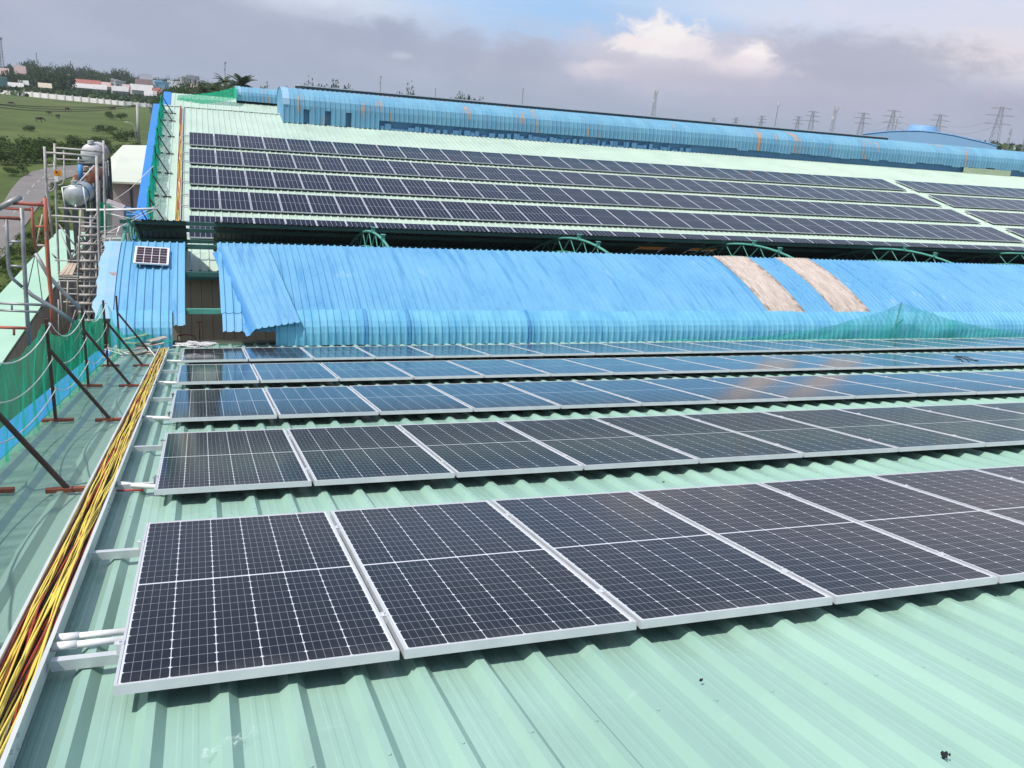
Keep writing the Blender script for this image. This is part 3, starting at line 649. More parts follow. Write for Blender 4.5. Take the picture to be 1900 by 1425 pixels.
# purlins
for y, dz, mt, xa in ((21.55, UZ - .045, 'darkgreen', -1.6), (22.7, UZ - .07, 'darkgreen', -1.4), (23.9, UZ - .07, 'darkgreen', -1.4), (17.6, -.06, 'darkgreen', -1.4), (16.2, -.06, 'darkgreen', -1.4), (14.95, -.07, 'teal', -1.4)):
    t = MB(); t.box((xa, y - .035, arch(y) + dz - .06), (60, y + .035, arch(y) + dz + .04)); child(t.build('purlin', M[mt]), canopy)
# trusses
for k in range(-1, 9):
    X = 10.6 + 5.95 * (k - 1) if k >= 0 else -1.28
    if k == 0: X = 4.65
    tr_ = empty('truss', (X, 19.3, -2)); child(tr_, canopy)
    N = 20; up = [(X, lerp(14.7, 23.9, i / N), arch(lerp(14.7, 23.9, i / N)) - .10) for i in range(N + 1)]
    dn = [(X, p[1], p[2] - .42 + .42 * ((p[1] - 19.3) / 4.8) ** 2 * .25) for p in up]
    t = MB(); t.tube(up, .036, 8); c = t.build('top_chord', M['teal'], smooth=True); c.parent = tr_; c.matrix_parent_inverse = Matrix.Translation((X, 19.3, -2)).inverted()
    t = MB(); t.tube(dn, .03, 6); c = t.build('bottom_chord', M['teal'], smooth=True); c.parent = tr_; c.matrix_parent_inverse = Matrix.Translation((X, 19.3, -2)).inverted()
    t = MB()
    for i in range(N): t.tube([up[i], dn[i + 1]] if i % 2 else [dn[i], up[i + 1]], .013, 6)
    c = t.build('web_bars', M['teal']); c.parent = tr_; c.matrix_parent_inverse = Matrix.Translation((X, 19.3, -2)).inverted()
    for y in (18.75, 20.06):
        t = MB(); z = arch(y) - .10; t.box((X - .045, y - .045, z), (X + .045, y + .045, z + .13)); t.box((X - .06, y - .06, z + .13), (X + .06, y + .06, z + .145))
        c = t.build('stub_post', M['teal']); c.parent = tr_; c.matrix_parent_inverse = Matrix.Translation((X, 19.3, -2)).inverted()
# small left piece of the canopy
left = empty('blue_roof_piece', (-.6, 16, -2.4), 'short blue corrugated roof piece left of the open gap, carrying a small panel', 'roof piece')
sheet('roof_sheet', wave(-1.30, .02), archpath(14.78, 17.62, 12), M['blue'], left)
sheet('roof_sheet', wave(-.20, .02), [(14.79, arch(14.79), -.43, .9), (14.60, -2.43, -.45, .89), (14.52, -2.50, -.5, .86)], M['flap'], left)
sheet('skirt_sheet', wave(-1.30, -.22), skirtpath(), M['cyan'], left)
random.seed(2); rows = []
for (y, z, ny_, nz_) in archpath(14.6, 17.55, 18): 
    j = random.uniform(-.05, .03); rows.append([(-1.60 + (17.5 - y) * .0 + j, y, z + .005), (-1.45, y, z + .03), (-1.27, y, z + .025)])
t = MB(); t.grid(rows); o = t.build('edge_flashing', M['pale'], thick=.002); child(o, left); o['label'] = 'pale peeling edge flashing'
for y in (14.9, 16.2, 17.5):
    t = MB(); t.box((-1.5, y - .03, arch(y) - .12), (.05, y + .03, arch(y) - .03)); child(t.build('purlin', M['darkgreen']), left)
# small panel on the piece
pa, pb_, pc = atY(250, 456, 17.05), atY(313, 460, 17.05), atY(247, 487, 16.2)
sp = empty('small_solar_panel', pc, 'small white-framed solar panel lying on the blue roof piece', 'solar panel')
ex = (pb_ - pa).normalized(); ey = (pa - pc); ey = (ey - ex * ey.dot(ex)).normalized(); ez = ex.cross(ey)
sp.rotation_euler = Matrix((ex, ey, ez)).transposed().to_euler(); PW = (pb_ - pa).length; PH = (pa - pc).length
t = MB(); t.box((0, 0, -.03), (PW, .020, 0)); t.box((0, PH - .020, -.03), (PW, PH, 0)); t.box((0, .020, -.03), (.020, PH - .020, 0)); t.box((PW - .020, .020, -.03), (PW, PH - .020, 0)); t.build('frame', M['pvc'], sp)
t = MB(); t.quad((.02, .02, -.004), (PW - .02, .02, -.004), (PW - .02, PH - .02, -.004), (.02, PH - .02, -.004)); M['pvsmall'] = pv_mat('small_solar_cells', PH, cell=(.035, .018, .026), ncol=4, nrow=6, Wd=PW, mx=.035, my=.035, cw=.006, rw=.005, bus=False, dl=-1); gl = t.build('glass', M['pvsmall'], sp)
gl.scale = (1, 1, 1)
for xx in (.12, PW - .12):
    t = MB(); t.tube([(xx, .05, -.03), (xx, .05, -.14)], .012, 6); t.tube([(xx, PH - .08, -.03), (xx, PH - .08, -.10)], .012, 6); t.build('leg', M['alu'], sp)
# loose flap
def onarch(u, v, dz):
    d = pxdir(u, v); k = 12.0
    while k < 40:
        P = CP + d * k
        if P.y > 13.2 and P.z < arch(P.y) + dz: return P
        k += .01
    return P
TL, TRr = atY(409, 457, 17.5) + Vector((0, 0, .0)), atY(497, 456, 17.6); BL, BR = atY(474, 611, 14.5), atY(558, 598, 14.62)
rows = []; FL = []; N = 12; prof = wave(0, 1.05)
nrm = (TRr - TL).cross(BL - TL).normalized(); nrm = -nrm if nrm.z < 0 else nrm
for i in range(N + 1):
    v = i / N; dz_ = .06 + .07 * v; a = onarch(lerp(409, 474, v), lerp(457, 611, v), dz_); c = onarch(lerp(497, 558, v), lerp(456, 598, v), dz_); bulge = Vector((0, 0, 0)); FL.append(a)
    rows.append([a.lerp(c, x_ / 1.05) + bulge + nrm * h for x_, h in prof])
flap = empty('loose_roof_sheet', TL, 'loose blue corrugated sheet slipped askew at the left end of the canopy', 'roof sheet')
t = MB(); t.grid(rows); child(t.build('sheet', M['flap'], thick=.0012), flap)
rows2 = []
for i in range(N + 1):
    v = i / N; a = FL[i]; side = (TL - TRr).normalized(); rows2.append([a, a + side * .05 - nrm * .05, a + side * .10 - nrm * .14, a + side * .17 - nrm * .16])
t = MB(); t.grid(rows2); child(t.build('folded_edge', M['seam'], thick=.0012), flap)
# passage: purple rod and red bits at the gap
t = MB(); t.box((-.25, 15.05, -3.02), (1.75, 15.1, -2.95)); tag(t.build('gutter_rail', M['beige']), 'thin pinkish rail along the roof eave below the open gap', 'rail')
t = MB(); p0 = onnear(330, 632, -.1); t.tube([p0, p0 + Vector((0, 0, .10)), p0 + Vector((.16, 0, .13)), p0 + Vector((.32, 0, .10)), p0 + Vector((.34, 0, .02))], .012, 6); t.tube([p0 + Vector((.42, .1, -.02)), p0 + Vector((.42, .1, .36))], .014, 6); t.tube([p0 + Vector((.36, .1, .36)), p0 + Vector((.47, .1, .37))], .012, 6)
tag(t.build('pipe_fitting', M['red'], smooth=True), 'dark red bent pipe at the eave below the open gap', 'pipe')
# right hand net
nb = onnear(1655, 627, -.1); o = empty('net_pole', nb, 'thin steel pole holding up the teal net before the canopy skirt', 'pole'); t = MB(); t.tube([(0, 0, 0), (.06, 0, .95)], .016, 8); t.build('pole', M['scgrey'], o)
rows = []; xl, xr = 10.4, 24.5
for k in range(61):
    x_ = lerp(xl, xr, k / 60); yb = lerp(14.72, 15.3, k / 60); hp = .93
    f_ = (x_ - xl) / (nb.x - xl) if x_ < nb.x else (xr - x_) / (xr - nb.x)
    hgt = .06 + hp * (max(f_, 0) ** (2.8 if x_ < nb.x else 2.4)); zb = nb.z - .02 - (x_ - nb.x) * .0
    rows.append([(x_ + .03 * sin(j + k), min(yb, 14.3) + .03 * sin(k * .9 + j) , zb + hgt * (1 - j / 6)) for j in range(7)])
t = MB(); t.grid(rows); tag(t.build('safety_net', M['netteal'], smooth=True), 'sheer teal net peaked over a pole before the canopy skirt', 'safety net')

# ================================================================== FAR FACTORY
fac2 = empty('factory_building', (20, 34, -8.5), 'far factory building with pale green roof covered in five panel rows', 'factory building')
PF = trap(-1.2, 95, .245, .075, .028, .032, .06)
sE, sRg = (23.15 - FO.y) / cos(A2), (43.9 - FO.y) / cos(A2)
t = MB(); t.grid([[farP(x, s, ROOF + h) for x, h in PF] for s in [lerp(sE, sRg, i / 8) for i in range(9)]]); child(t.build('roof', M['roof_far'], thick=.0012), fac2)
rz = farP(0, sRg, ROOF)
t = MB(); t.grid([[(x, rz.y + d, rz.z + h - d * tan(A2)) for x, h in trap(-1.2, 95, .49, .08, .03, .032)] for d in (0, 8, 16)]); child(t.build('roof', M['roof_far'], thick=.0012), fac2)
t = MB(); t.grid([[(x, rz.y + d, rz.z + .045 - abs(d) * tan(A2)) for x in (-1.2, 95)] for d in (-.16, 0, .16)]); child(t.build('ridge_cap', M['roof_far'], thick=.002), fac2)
t = MB(); ee = farP(0, sE, ROOF)
t.grid([[(x, y, z) for x, z in ((-1.2, z0 + .05), (-1.60, z0 + .05), (-1.60, z0 - .45))] for y, z0 in ((ee.y, ee.z), (rz.y, rz.z), (rz.y + 16, rz.z - 16 * tan(A2)))]); child(t.build('gable_trim', M['trim_blue'], thick=.004), fac2)
t = MB(); wp = trap(-1.3, 95, .30, .06, .03, -.025)
t.grid([[(x, 23.45 + h, z) for x, h in wp] for z in (-8.5, -3.42)]); child(t.build('front_wall', M['beige']), fac2)
t = MB(); t.grid([[(-1.32, ee.y + .3, -8.5), (-1.32, rz.y, -8.5), (-1.32, rz.y + 16, -8.5)], [(-1.32, ee.y + .3, ee.z - .1), (-1.32, rz.y, rz.z - .1), (-1.32, rz.y + 16, rz.z - 16 * tan(A2) - .1)]]); child(t.build('side_wall', M['beige']), fac2)
t = MB(); t.box((-1.3, ee.y - .20, ee.z - .22), (95, ee.y + .02, ee.z - .05)); child(t.build('gutter', M['darkgreen']), fac2)
# ridge ventilator
def vent(fac, x0, x1, y0, zb, zt, hw, mat, ragged=False, openings=(), pitch=.245, nm='ridge_ventilator'):
    v = empty(nm, (x0, y0 + hw, zb)); child(v, fac)
    def pv(o): o.parent = v; o.matrix_parent_inverse = (Matrix.Translation((x0, y0 + hw, zb))).inverted(); return o
    h = zt - zb; zf = zb + h * .52
    def section(n=12):
        pts = [(y0, zb + 0.0), (y0, zf)]
        for i in range(1, n):
            a = pi * i / n; pts.append((y0 + hw - hw * cos(a), zf + (zt - zf) * sin(a) ** .75))
        pts += [(y0 + 2 * hw, zf), (y0 + 2 * hw, zb)]; return pts
    full = section()
    def norm(i, pts):
        a = pts[max(i - 1, 0)]; c = pts[min(i + 1, len(pts) - 1)]; L = sqrt((c[0] - a[0]) ** 2 + (c[1] - a[1]) ** 2); return (-(c[1] - a[1]) / L, (c[0] - a[0]) / L)
    def strip(xa, xb, pts, m, name, extra=0):
        t = MB(); t.grid([[(x, pts[i][0] + (h_ + extra) * norm(i, pts)[0], pts[i][1] + (h_ + extra) * norm(i, pts)[1]) for x, h_ in trap(xa, xb, pitch, .06, .022, .03, x0)] for i in range(len(pts))]); return pv(t.build(name, m, thick=.0012))
    strip(x0, x1, full[1:], mat, 'arched_sheet')
    if not ragged:
        strip(x0, x1, [(y0, zb + .16), (y0, zf)], mat, 'wall_sheet')
    else:
        cuts = [x0] + [q for op in openings for q in op] + [8.95]
        for a, c in zip(cuts[::2], cuts[1::2]): strip(a, c, [(y0, zb), (y0, zf)], mat, 'wall_sheet')
        for a, c in openings: strip(a, c, [(y0, zf - .16), (y0, zf)], mat, 'wall_sheet')
        strip(8.95, 30, [(y0, zb + .42), (y0, zf)], mat, 'wall_sheet')
        x = 30.0
        while x < x1:
            strip(x, x + .74, [(y0, zb + random.uniform(.30, .42)), (y0, zf)], mat, 'wall_sheet') if x < 60 else None
            x += .74
        strip(60, x1, [(y0, zb + .4), (y0, zf)], mat, 'wall_sheet')
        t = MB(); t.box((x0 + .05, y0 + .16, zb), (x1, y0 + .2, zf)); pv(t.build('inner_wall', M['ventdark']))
        x = 9.0
        while x < 27:
            w_ = random.choice((.12, .24, .24, .36)); hh = random.choice((.18, .22, .26, .30)) if random.random() < .8 else .08
            t = MB(); t.box((x, y0 + .02, zb + .0), (x + w_ - .03, y0 + .03, zb + hh)); x += w_ + (0 if random.random() < .6 else .14); pv(t.build('lower_strip', M['ventfrag']))
        t = MB(); t.grid([[(x, y0 - .03 + h_, z) for x, h_ in trap(47.3, 51.4, .2, .06, .03, -.02)] for z in (zb - .02, zb + .34)]); q = pv(t.build('patch_sheet', M['cream'], thick=.002)); q['label'] = 'cream ribbed patch sheet'
    t = MB(); n0 = len(full); t.v += [(x0, y, z) for y, z in full]; t.face(range(n0)); pv(t.build('end_wall', M['blue'] if ragged else mat, thick=.02))
    t = MB(); t.grid([[(x0 - .04, y + .03 * norm(i, full)[0], z + .03 * norm(i, full)[1]), (x0 + .30, y + .035 * norm(i, full)[0], z + .035 * norm(i, full)[1])] for i, (y, z) in enumerate(full)][1:-1]); pv(t.build('end_flashing', M['pale'], thick=.002))
    return v
random.seed(21)
ops = [(atY(563, 220, 42.15).x, atY(574, 220, 42.15).x), (atY(603, 222, 42.15).x, atY(614, 222, 42.15).x), (atY(642, 224, 42.15).x, atY(652, 224, 42.15).x)]
vent(fac2, 4.28, 95, 42.15, farP(0, (42.15 - FO.y) / cos(A2), ROOF).z + .03, 2.08, 1.75, M['vent'], True, ops)
# far net line
random.seed(31)
for k, y in enumerate((42.3, 40.8, 38.0, 35.3, 32.6, 29.8, 27.2)):
    fpost(-1.13, y, .95, 'dark braced post, %s down from the ridge, at the far roof edge' % ORD[k], farP, (M['rustdark'], M['rustdark']), .42, 'fence posts along the far roof edge', wd=.05)
rows = []
for i in range(71):
    y = lerp(42.9, 27.0, i / 70); s = (y - FO.y) / cos(A2); zb = farP(0, s, ROOF).z
    rows.append([(-1.17 + .10 * sin(y * 4 + j * .9) * (.3 + j / 8) + .02 * sin(y * 13), y, lerp(zb + .98 - .15 * abs(sin(y * 1.15)), zb + .03, j / 8)) for j in range(9)])
t = MB(); t.grid(rows); tag(t.build('safety_net', M['netfar'], smooth=True), 'bunched green net hung down the left edge of the far roof', 'safety net')
# ================================================================== THIRD FACTORY
fac3 = empty('factory_building', (20, 58, -8.5), 'third factory roof just visible beyond the far ridge at left', 'factory building')
t = MB(); z60 = .86
t.grid([[(x, y, z60 + (y - 60) * tan(A2) + h) for x, h in trap(-1.2, 95, .49, .08, .03, .032)] for y in (48, 54, 61.6)]); child(t.build('roof', M['roof_far'], thick=.0012), fac3)
t = MB(); t.grid([[(x, y, z60 + (61.6 - 60) * tan(A2) - (y - 61.6) * tan(A2)) for x in (-1.2, 95)] for y in (61.6, 74)]); child(t.build('roof', M['roof_far']), fac3)
t = MB(); t.grid([[(x, y, z60 + (y - 60) * tan(A2) + z) for x, z in ((-1.2, .05), (-1.65, .05), (-1.65, -.5))] for y in (48, 61.6)]); child(t.build('gable_trim', M['trim_blue'], thick=.004), fac3)
t = MB(); t.box((-1.25, 48.1, -8.5), (95, 73, -1.9)); child(t.build('wall', M['beige']), fac3)
vent(fac3, 2.85, 95, 60, z60 + .02, 1.92, 1.6, M['vent'])
b0, b1 = atY(328, 196, 58.5), atY(437, 184, 60)
rows = []
for k in range(25):
    f_ = k / 24; tp = atY(lerp(330, 441, f_), lerp(176, 160, f_ ** 2.2) , 60.2); bt = atY(lerp(326, 440, f_), lerp(194, 184, f_) + 3 * sin(pi * f_), 59.0)
    rows.append([tp.lerp(bt, j / 5) for j in range(6)])
t = MB(); t.grid(rows); tag(t.build('safety_net', M['netfar'], smooth=True), 'green net slung from the small ventilator down to the third roof', 'safety net')
# rack of panels seen edge-on over the ridge
t = MB()
for k in range(38):
    xa = 5.45 + k * 1.02
    t.hexa([(xa, 46.2, 1.98), (xa + 1, 46.2, 1.98), (xa + 1, 48.2, 2.22), (xa, 48.2, 2.22), (xa, 46.2, 2.30), (xa + 1, 46.2, 2.30), (xa + 1, 48.2, 2.36), (xa, 48.2, 2.36)]) if 0 else t.box((xa, 46.0, 2.245), (xa + 1.0, 48.0, 2.29))
rk = empty('panel_rack', (5.4, 46, 1.0), 'long rack of panels seen edge-on above the far ridge ventilator', 'panel rack')
child(t.build('panels', M['frame']), rk)
t = MB(); t.box((5.4, 46.1, 2.10), (44.3, 46.16, 2.24)); t.box((5.4, 47.8, 2.10), (44.3, 47.86, 2.24)); child(t.build('rail', M['steel']), rk)
t = MB()
for k in range(20): t.box((6 + k * 2, 46.1, .2), (6.05 + k * 2, 46.15, 2.1)); t.box((6 + k * 2, 47.8, -.2), (6.05 + k * 2, 47.85, 2.1))
child(t.build('legs', M['steel']), rk)
# ================================================================== blue dome building at right
dd = empty('arched_hall', atZ(1720, 300, -8.5), 'pale blue arched hall with a raised drum beyond the roofs at right', 'industrial hall')
def dpt(u, v, D=170): d = pxdir(u, v); d2 = Vector((d.x, d.y, 0)); return CP + d * (D / d2.length)
arcp = [(1600, 250), (1625, 247), (1650, 244.5), (1680, 243.5), (1710, 244), (1740, 247), (1770, 252), (1800, 259), (1835, 267), (1850, 272)]
t = MB(); back = (pxdir(1720, 270)); back.z = 0; back.normalize(); rows = [[dpt(u, v), dpt(u, v) + back * 60] for u, v in arcp]; t.grid(rows); fr = [dpt(u, v) for u, v in arcp]
child(t.build('roof', M['domeblue'], thick=.2), dd)
t = MB(); t.grid([[p for p in fr], [Vector((p.x, p.y, -8.5)) for p in fr]]); child(t.build('end_wall', M['domeblue']), dd)
t = MB(); c = dpt(1712, 238, 182); c.z = 0; z0 = dpt(1700, 246, 182).z; z1 = dpt(1705, 232, 182).z
t.tube([(c.x, c.y, z0 - 1), (c.x, c.y, z0 + (z1 - z0) * .6), (c.x, c.y, z1 - .05), (c.x, c.y, z1)], [3.0, 2.5, 2.35, 1.9], 24); child(t.build('drum', M['domeblue'], smooth=False), dd)
t = MB(); t.tube([Vector(p) + Vector((0, 0, .08)) for p in fr], .10, 6); child(t.build('roof_edge', M['seam']), dd)

# ================================================================== GROUND
GZ = -8.5
t = MB(); n = 60; 
t.quad((-4000, -300, GZ - .05), (6000, -300, GZ - .05), (6000, 7000, GZ - .05), (-4000, 7000, GZ - .05)); g_ = t.build('ground', M['grass']); g_['kind'] = 'structure'
t = MB(); t.quad((-7.8, -30, GZ - .01), (95, -30, GZ - .01), (95, 76, GZ - .01), (-7.8, 76, GZ - .01)); g_ = t.build('yard', M['dirt']); g_['kind'] = 'structure'
def g2(u, v, dz=0): return atZ(u, v, GZ + dz)
Lp = [(-160, 560), (-60, 450), (0, 386), (20, 352), (38, 331), (60, 318), (90, 311), (130, 307), (165, 305), (230, 303), (330, 302)]
Rp = [(-60, 640), (0, 486), (40, 428), (72, 382), (92, 352), (108, 337), (122, 331), (140, 326), (175, 321), (235, 317), (330, 314)]
t = MB(); rows = []
for i in range(len(Lp) - 1):
    for k in range(4):
        f_ = k / 4; l = [lerp(Lp[i][q], Lp[i + 1][q], f_) for q in (0, 1)]; r_ = [lerp(Rp[i][q], Rp[i + 1][q], f_) for q in (0, 1)]
        a, c = g2(*l, .01), g2(*r_, .01); rows.append([a.lerp(c, q / 4) for q in range(5)])
t.grid(rows); rd = t.build('road', M['asphalt']); rd['kind'] = 'structure'
t = MB()
for i in range(1, len(rows) - 6, 2):
    a = rows[i][2]; c = rows[i + 1][2]; sd = (rows[i][4] - rows[i][0]).normalized() * .09; t.quad(a - sd + Vector((0, 0, .006)), a + sd + Vector((0, 0, .006)), c + sd + Vector((0, 0, .006)), c - sd + Vector((0, 0, .006)))
rm = t.build('road_marking', M['marking']); rm['kind'] = 'structure'
# lean-to roof beside the factory
t = MB(); lt = empty('lean_to_shed', (-5.5, 30, GZ), 'low mint green lean-to roof beside the road behind the scaffolding', 'shed')
t.hexa([(-6.65, 6, -6.1), (-3.2, 6, -5.3), (-3.2, 20, -5.3), (-6.65, 20, -6.1), (-6.65, 6, -6.0), (-3.2, 6, -5.2), (-3.2, 20, -5.2), (-6.65, 20, -6.0)])
t.v = []; t.f = []; t.mi = []
t.hexa([(-6.65, 4, -6.06), (-4.9, 4, -5.86), (-4.9, 46, -5.86), (-6.65, 48.4, -6.06), (-6.65, 4, -6.0), (-4.9, 4, -5.80), (-4.9, 46, -5.80), (-6.65, 48.4, -6.0)])
child(t.build('roof', M['mint']), lt)
t = MB(); t.box((-6.5, 4.2, GZ), (-5.0, 45.8, -6.07)); child(t.build('wall', M['concrete']), lt)
# pale roofed shed with pink walls
sh = empty('roadside_shed', (-6, 78, GZ), 'pale cream roofed shed with stained pinkish walls beside the blue gable trim', 'shed')
e0, e1 = atY(201, 336, 74), atY(300, 336, 74); ef = e0.z
a_ = [e0, Vector((e1.x + 2, 74, ef)), atY(300, 270, 104), atY(228, 269, 104), atY(197, 301, 90)]
t = MB(); nn = len(a_); t.v += [tuple(p) for p in a_] + [(p[0], p[1], p[2] - .15) for p in a_]; t.face(range(nn)); t.face([2 * nn - 1 - k for k in range(nn)])
for k in range(nn): t.face([k, k + nn, (k + 1) % nn + nn, (k + 1) % nn])
child(t.build('roof', M['creamroof']), sh)
t = MB(); t.box((e0.x + .25, 74.6, GZ), (e1.x + 1.5, 88, ef - .16)); child(t.build('wall', M['pinkwall']), sh)
for k in range(2):
    t = MB(); t.box((e0.x + 1.5 + k * 1.6, 74.55, ef - 2.6), (e0.x + 1.7 + k * 1.6, 74.6, ef - .3)); child(t.build('drain_stripe', M['steel']), sh)

# ================================================================== SCAFFOLDING
def T(t, pts, y, r=.024, n=6):
    P_ = [atY(p[0], p[1], p[2] if len(p) > 2 else y) for p in pts]; t.tube(P_, r, n)
def things(name, lab, cat, y, parts, group=None):
    p0 = None; o = None
    for nm, mt, r, lines in parts:
        t = MB()
        for L in lines: T(t, L, y, r)
        c = t.build(nm, M[mt], smooth=True)
        if o is None:
            P0 = Vector(t.v[0]); o = empty(name, P0, lab, cat, group)
        child(c, o)
    return o
FG = 'loose scaffold frames at the left edge'
things('scaffold_section', 'grey scaffold frame with curved leg at the far left edge', 'scaffold frame', 8.6, [
    ('leg', 'scgrey', .026, [[(40, 386), (44, 470), (49, 560), (54, 640)]]), ('curved_leg', 'scgrey', .020, [[(12, 405), (14, 470), (16, 500), (22, 516), (42, 533)]]),
    ('rung', 'scgrey', .016, [[(16, 448), (41, 449)]]), ('rung', 'scgrey', .016, [[(18, 493), (44, 495)]]), ('top_bar', 'rustred', .022, [[(-20, 403), (12, 404), (41, 406)]])], FG)
things('scaffold_section', 'orange-red scaffold frame standing beside the grey curved one', 'scaffold frame', 9.6, [
    ('leg', 'scred', .028, [[(83, 368), (86, 430), (90, 500), (96, 560), (98, 620)]]), ('inner_leg', 'scred', .020, [[(59, 384), (61, 420), (66, 466)]]),
    ('top_bar', 'scred', .024, [[(8, 377), (36, 377), (60, 379), (83, 380)]]), ('rung', 'scred', .014, [[(65, 420), (85, 421)]]), ('rung', 'scpale', .014, [[(69, 455), (88, 456)]]), ('second_bar', 'scred', .018, [[(8, 386), (35, 388), (60, 389)]])], FG)
things('scaffold_pipe', 'thick dark pipe with a clamp sticking in at the far left edge', 'pipe', 7.5, [('pipe', 'scgrey', .034, [[(-8, 389), (39, 365)]]), ('clamp', 'rustred', .03, [[(24, 370), (30, 379)]])])
things('scaffold_brace', 'heavy grey diagonal brace running down behind the green net', 'scaffold brace', 9.3, [('pipe', 'scgrey', .026, [[(44, 533), (60, 548), (100, 572), (140, 600)]])], 'heavy diagonal braces')
things('scaffold_brace', 'upper grey diagonal brace crossing the orange-red frame', 'scaffold brace', 10.2, [('pipe', 'scgrey', .028, [[(66, 470), (90, 512), (125, 550), (158, 580)]])], 'heavy diagonal braces')
things('guard_rail', 'grey double guard rail low at the left edge above the net', 'guard rail', 8.2, [('rail', 'scgrey', .016, [[(-10, 562), (84, 566)]]), ('rail', 'scgrey', .014, [[(-10, 575), (73, 579)]]), ('post', 'scgrey', .012, [[(22, 563), (22, 576)]])])
things('rusty_bar', 'short rusty bar just above the net at the left edge', 'scaffold bar', 7.9, [('bar', 'scred', .018, [[(-8, 607), (50, 609)]]), ('stub', 'scred', .014, [[(26, 608), (26, 622)]])])
things('guy_wires', 'fan of thin wires spreading below the orange-red frame', 'wires', 10.4, [('wire', 'steel', .007, [[(65, 472), (50, 540)]]), ('wire', 'steel', .006, [[(67, 472), (79, 560)]]), ('wire', 'steel', .006, [[(68, 472), (92, 515)]]), ('wire', 'steel', .007, [[(66, 472), (53, 482)]]), ('white_stick', 'wood', .012, [[(79, 398), (66, 462)]])])
# tower frames behind
F1, F2 = 18.4, 19.8
FT = 'frames of the scaffold tower'
things('scaffold_section', 'grey scaffold frame forming the front of the tower by the tanks', 'scaffold frame', F1, [
    ('leg', 'scpale', .030, [[(82.5, 272), (85, 330), (88, 367), (93, 398), (97, 440)]]), ('leg', 'scpale', .034, [[(179, 289), (182, 400), (186, 525), (190, 640)]]),
    ('top_bar', 'scpale', .026, [[(83, 283), (130, 286), (180, 291)]]), ('curved_leg', 'scpale', .018, [[(100, 300), (103, 344), (100, 352), (90, 356)]]),
    ('rung', 'scpale', .016, [[(86, 306), (101, 307)]]), ('rung', 'scpale', .016, [[(88, 332), (103, 333)]]), ('middle_bar', 'scpale', .024, [[(90, 400), (140, 403), (184, 406)]])], FT)
things('scaffold_section', 'grey scaffold frame forming the back of the tower by the tanks', 'scaffold frame', F2, [
    ('leg', 'scpale', .028, [[(101, 266), (103, 330), (105, 398), (109, 500), (111, 520)]]), ('leg', 'scpale', .028, [[(192, 261), (193, 320), (194, 380), (196, 470)]]),
    ('top_bar', 'scpale', .024, [[(102, 274), (150, 278), (192, 282)]]), ('second_bar', 'scpale', .018, [[(104, 295), (163, 298)]]), ('curved_leg', 'scpale', .018, [[(118, 279), (120, 332), (116, 342), (107, 344)]]),
    ('middle_bar', 'scpale', .024, [[(108, 386), (145, 388), (184, 389)]]), ('lower_bar', 'scpale', .020, [[(107, 410), (160, 413), (184, 416)]]), ('diagonal', 'scpale', .016, [[(104, 410), (150, 470)]])], FT)
st_pr = []
for k in range(12):
    y0 = 420.5 + k * 15.8; sh_ = -k * .6
    st_pr.append(('step', 'scpale', .034, [[(150 + sh_ * .7, y0), (181 + k * .3, y0 + 1)]]))
st_pr += [('stringer', 'scpale', .022, [[(149.5, 389), (147, 450), (144, 520), (146, 600)]]), ('stringer', 'scpale', .022, [[(168, 400), (168, 480), (166, 560), (165, 610)]]), ('stringer', 'scpale', .022, [[(177, 470), (180, 540), (182, 610)]])]
for k, (a, c) in enumerate((((181, 432), (124, 490)), ((180, 395), (126, 488)), ((176, 530), (150, 585)), ((150, 470), (180, 520)), ((140, 520), (175, 575)), ((112, 430), (150, 520)), ((184, 440), (120, 520)))): st_pr.append(('diagonal', 'scpale', .015, [[a, c]]))
for yb in (483, 512, 516, 521, 545, 560): st_pr.append(('ledger', 'scpale', .018, [[(102 + (yb - 483) * .2, yb), (190, yb + 2)]]))
for (a, c) in (((194, 380), (200, 640)), ((157, 480), (156, 600)), ((205, 440), (198, 560)), ((110, 520), (118, 610)), ((126, 520), (124, 600)), ((96, 470), (105, 480))): st_pr.append(('upright', 'scpale', .020, [[a, c]]))
for k in range(9): st_pr.append(('short_bar', 'scpale', .014, [[(184 + (k % 3) * 2, 430 + k * 17), (200, 428 + k * 17)]]))
random.seed(77)
for k in range(26):
    u0, v0 = random.uniform(100, 200), random.uniform(400, 600); 
    if random.random() < .5: st_pr.append(('ledger', random.choice(('scpale', 'scgrey')), .013, [[(u0, v0), (u0 + random.uniform(20, 60), v0 + random.uniform(-3, 4))]]))
    elif random.random() < .5: st_pr.append(('upright', random.choice(('scpale', 'scgrey')), .014, [[(u0, v0), (u0 + random.uniform(0, 5), v0 + random.uniform(40, 90))]]))
    else: st_pr.append(('diagonal', 'scpale', .012, [[(u0, v0), (u0 + random.uniform(-40, 40), v0 + random.uniform(30, 60))]]))
things('scaffold_stair', 'tall scaffold stair tower with many steps between shed roof and blue roof', 'scaffold stair', 18.9, st_pr)
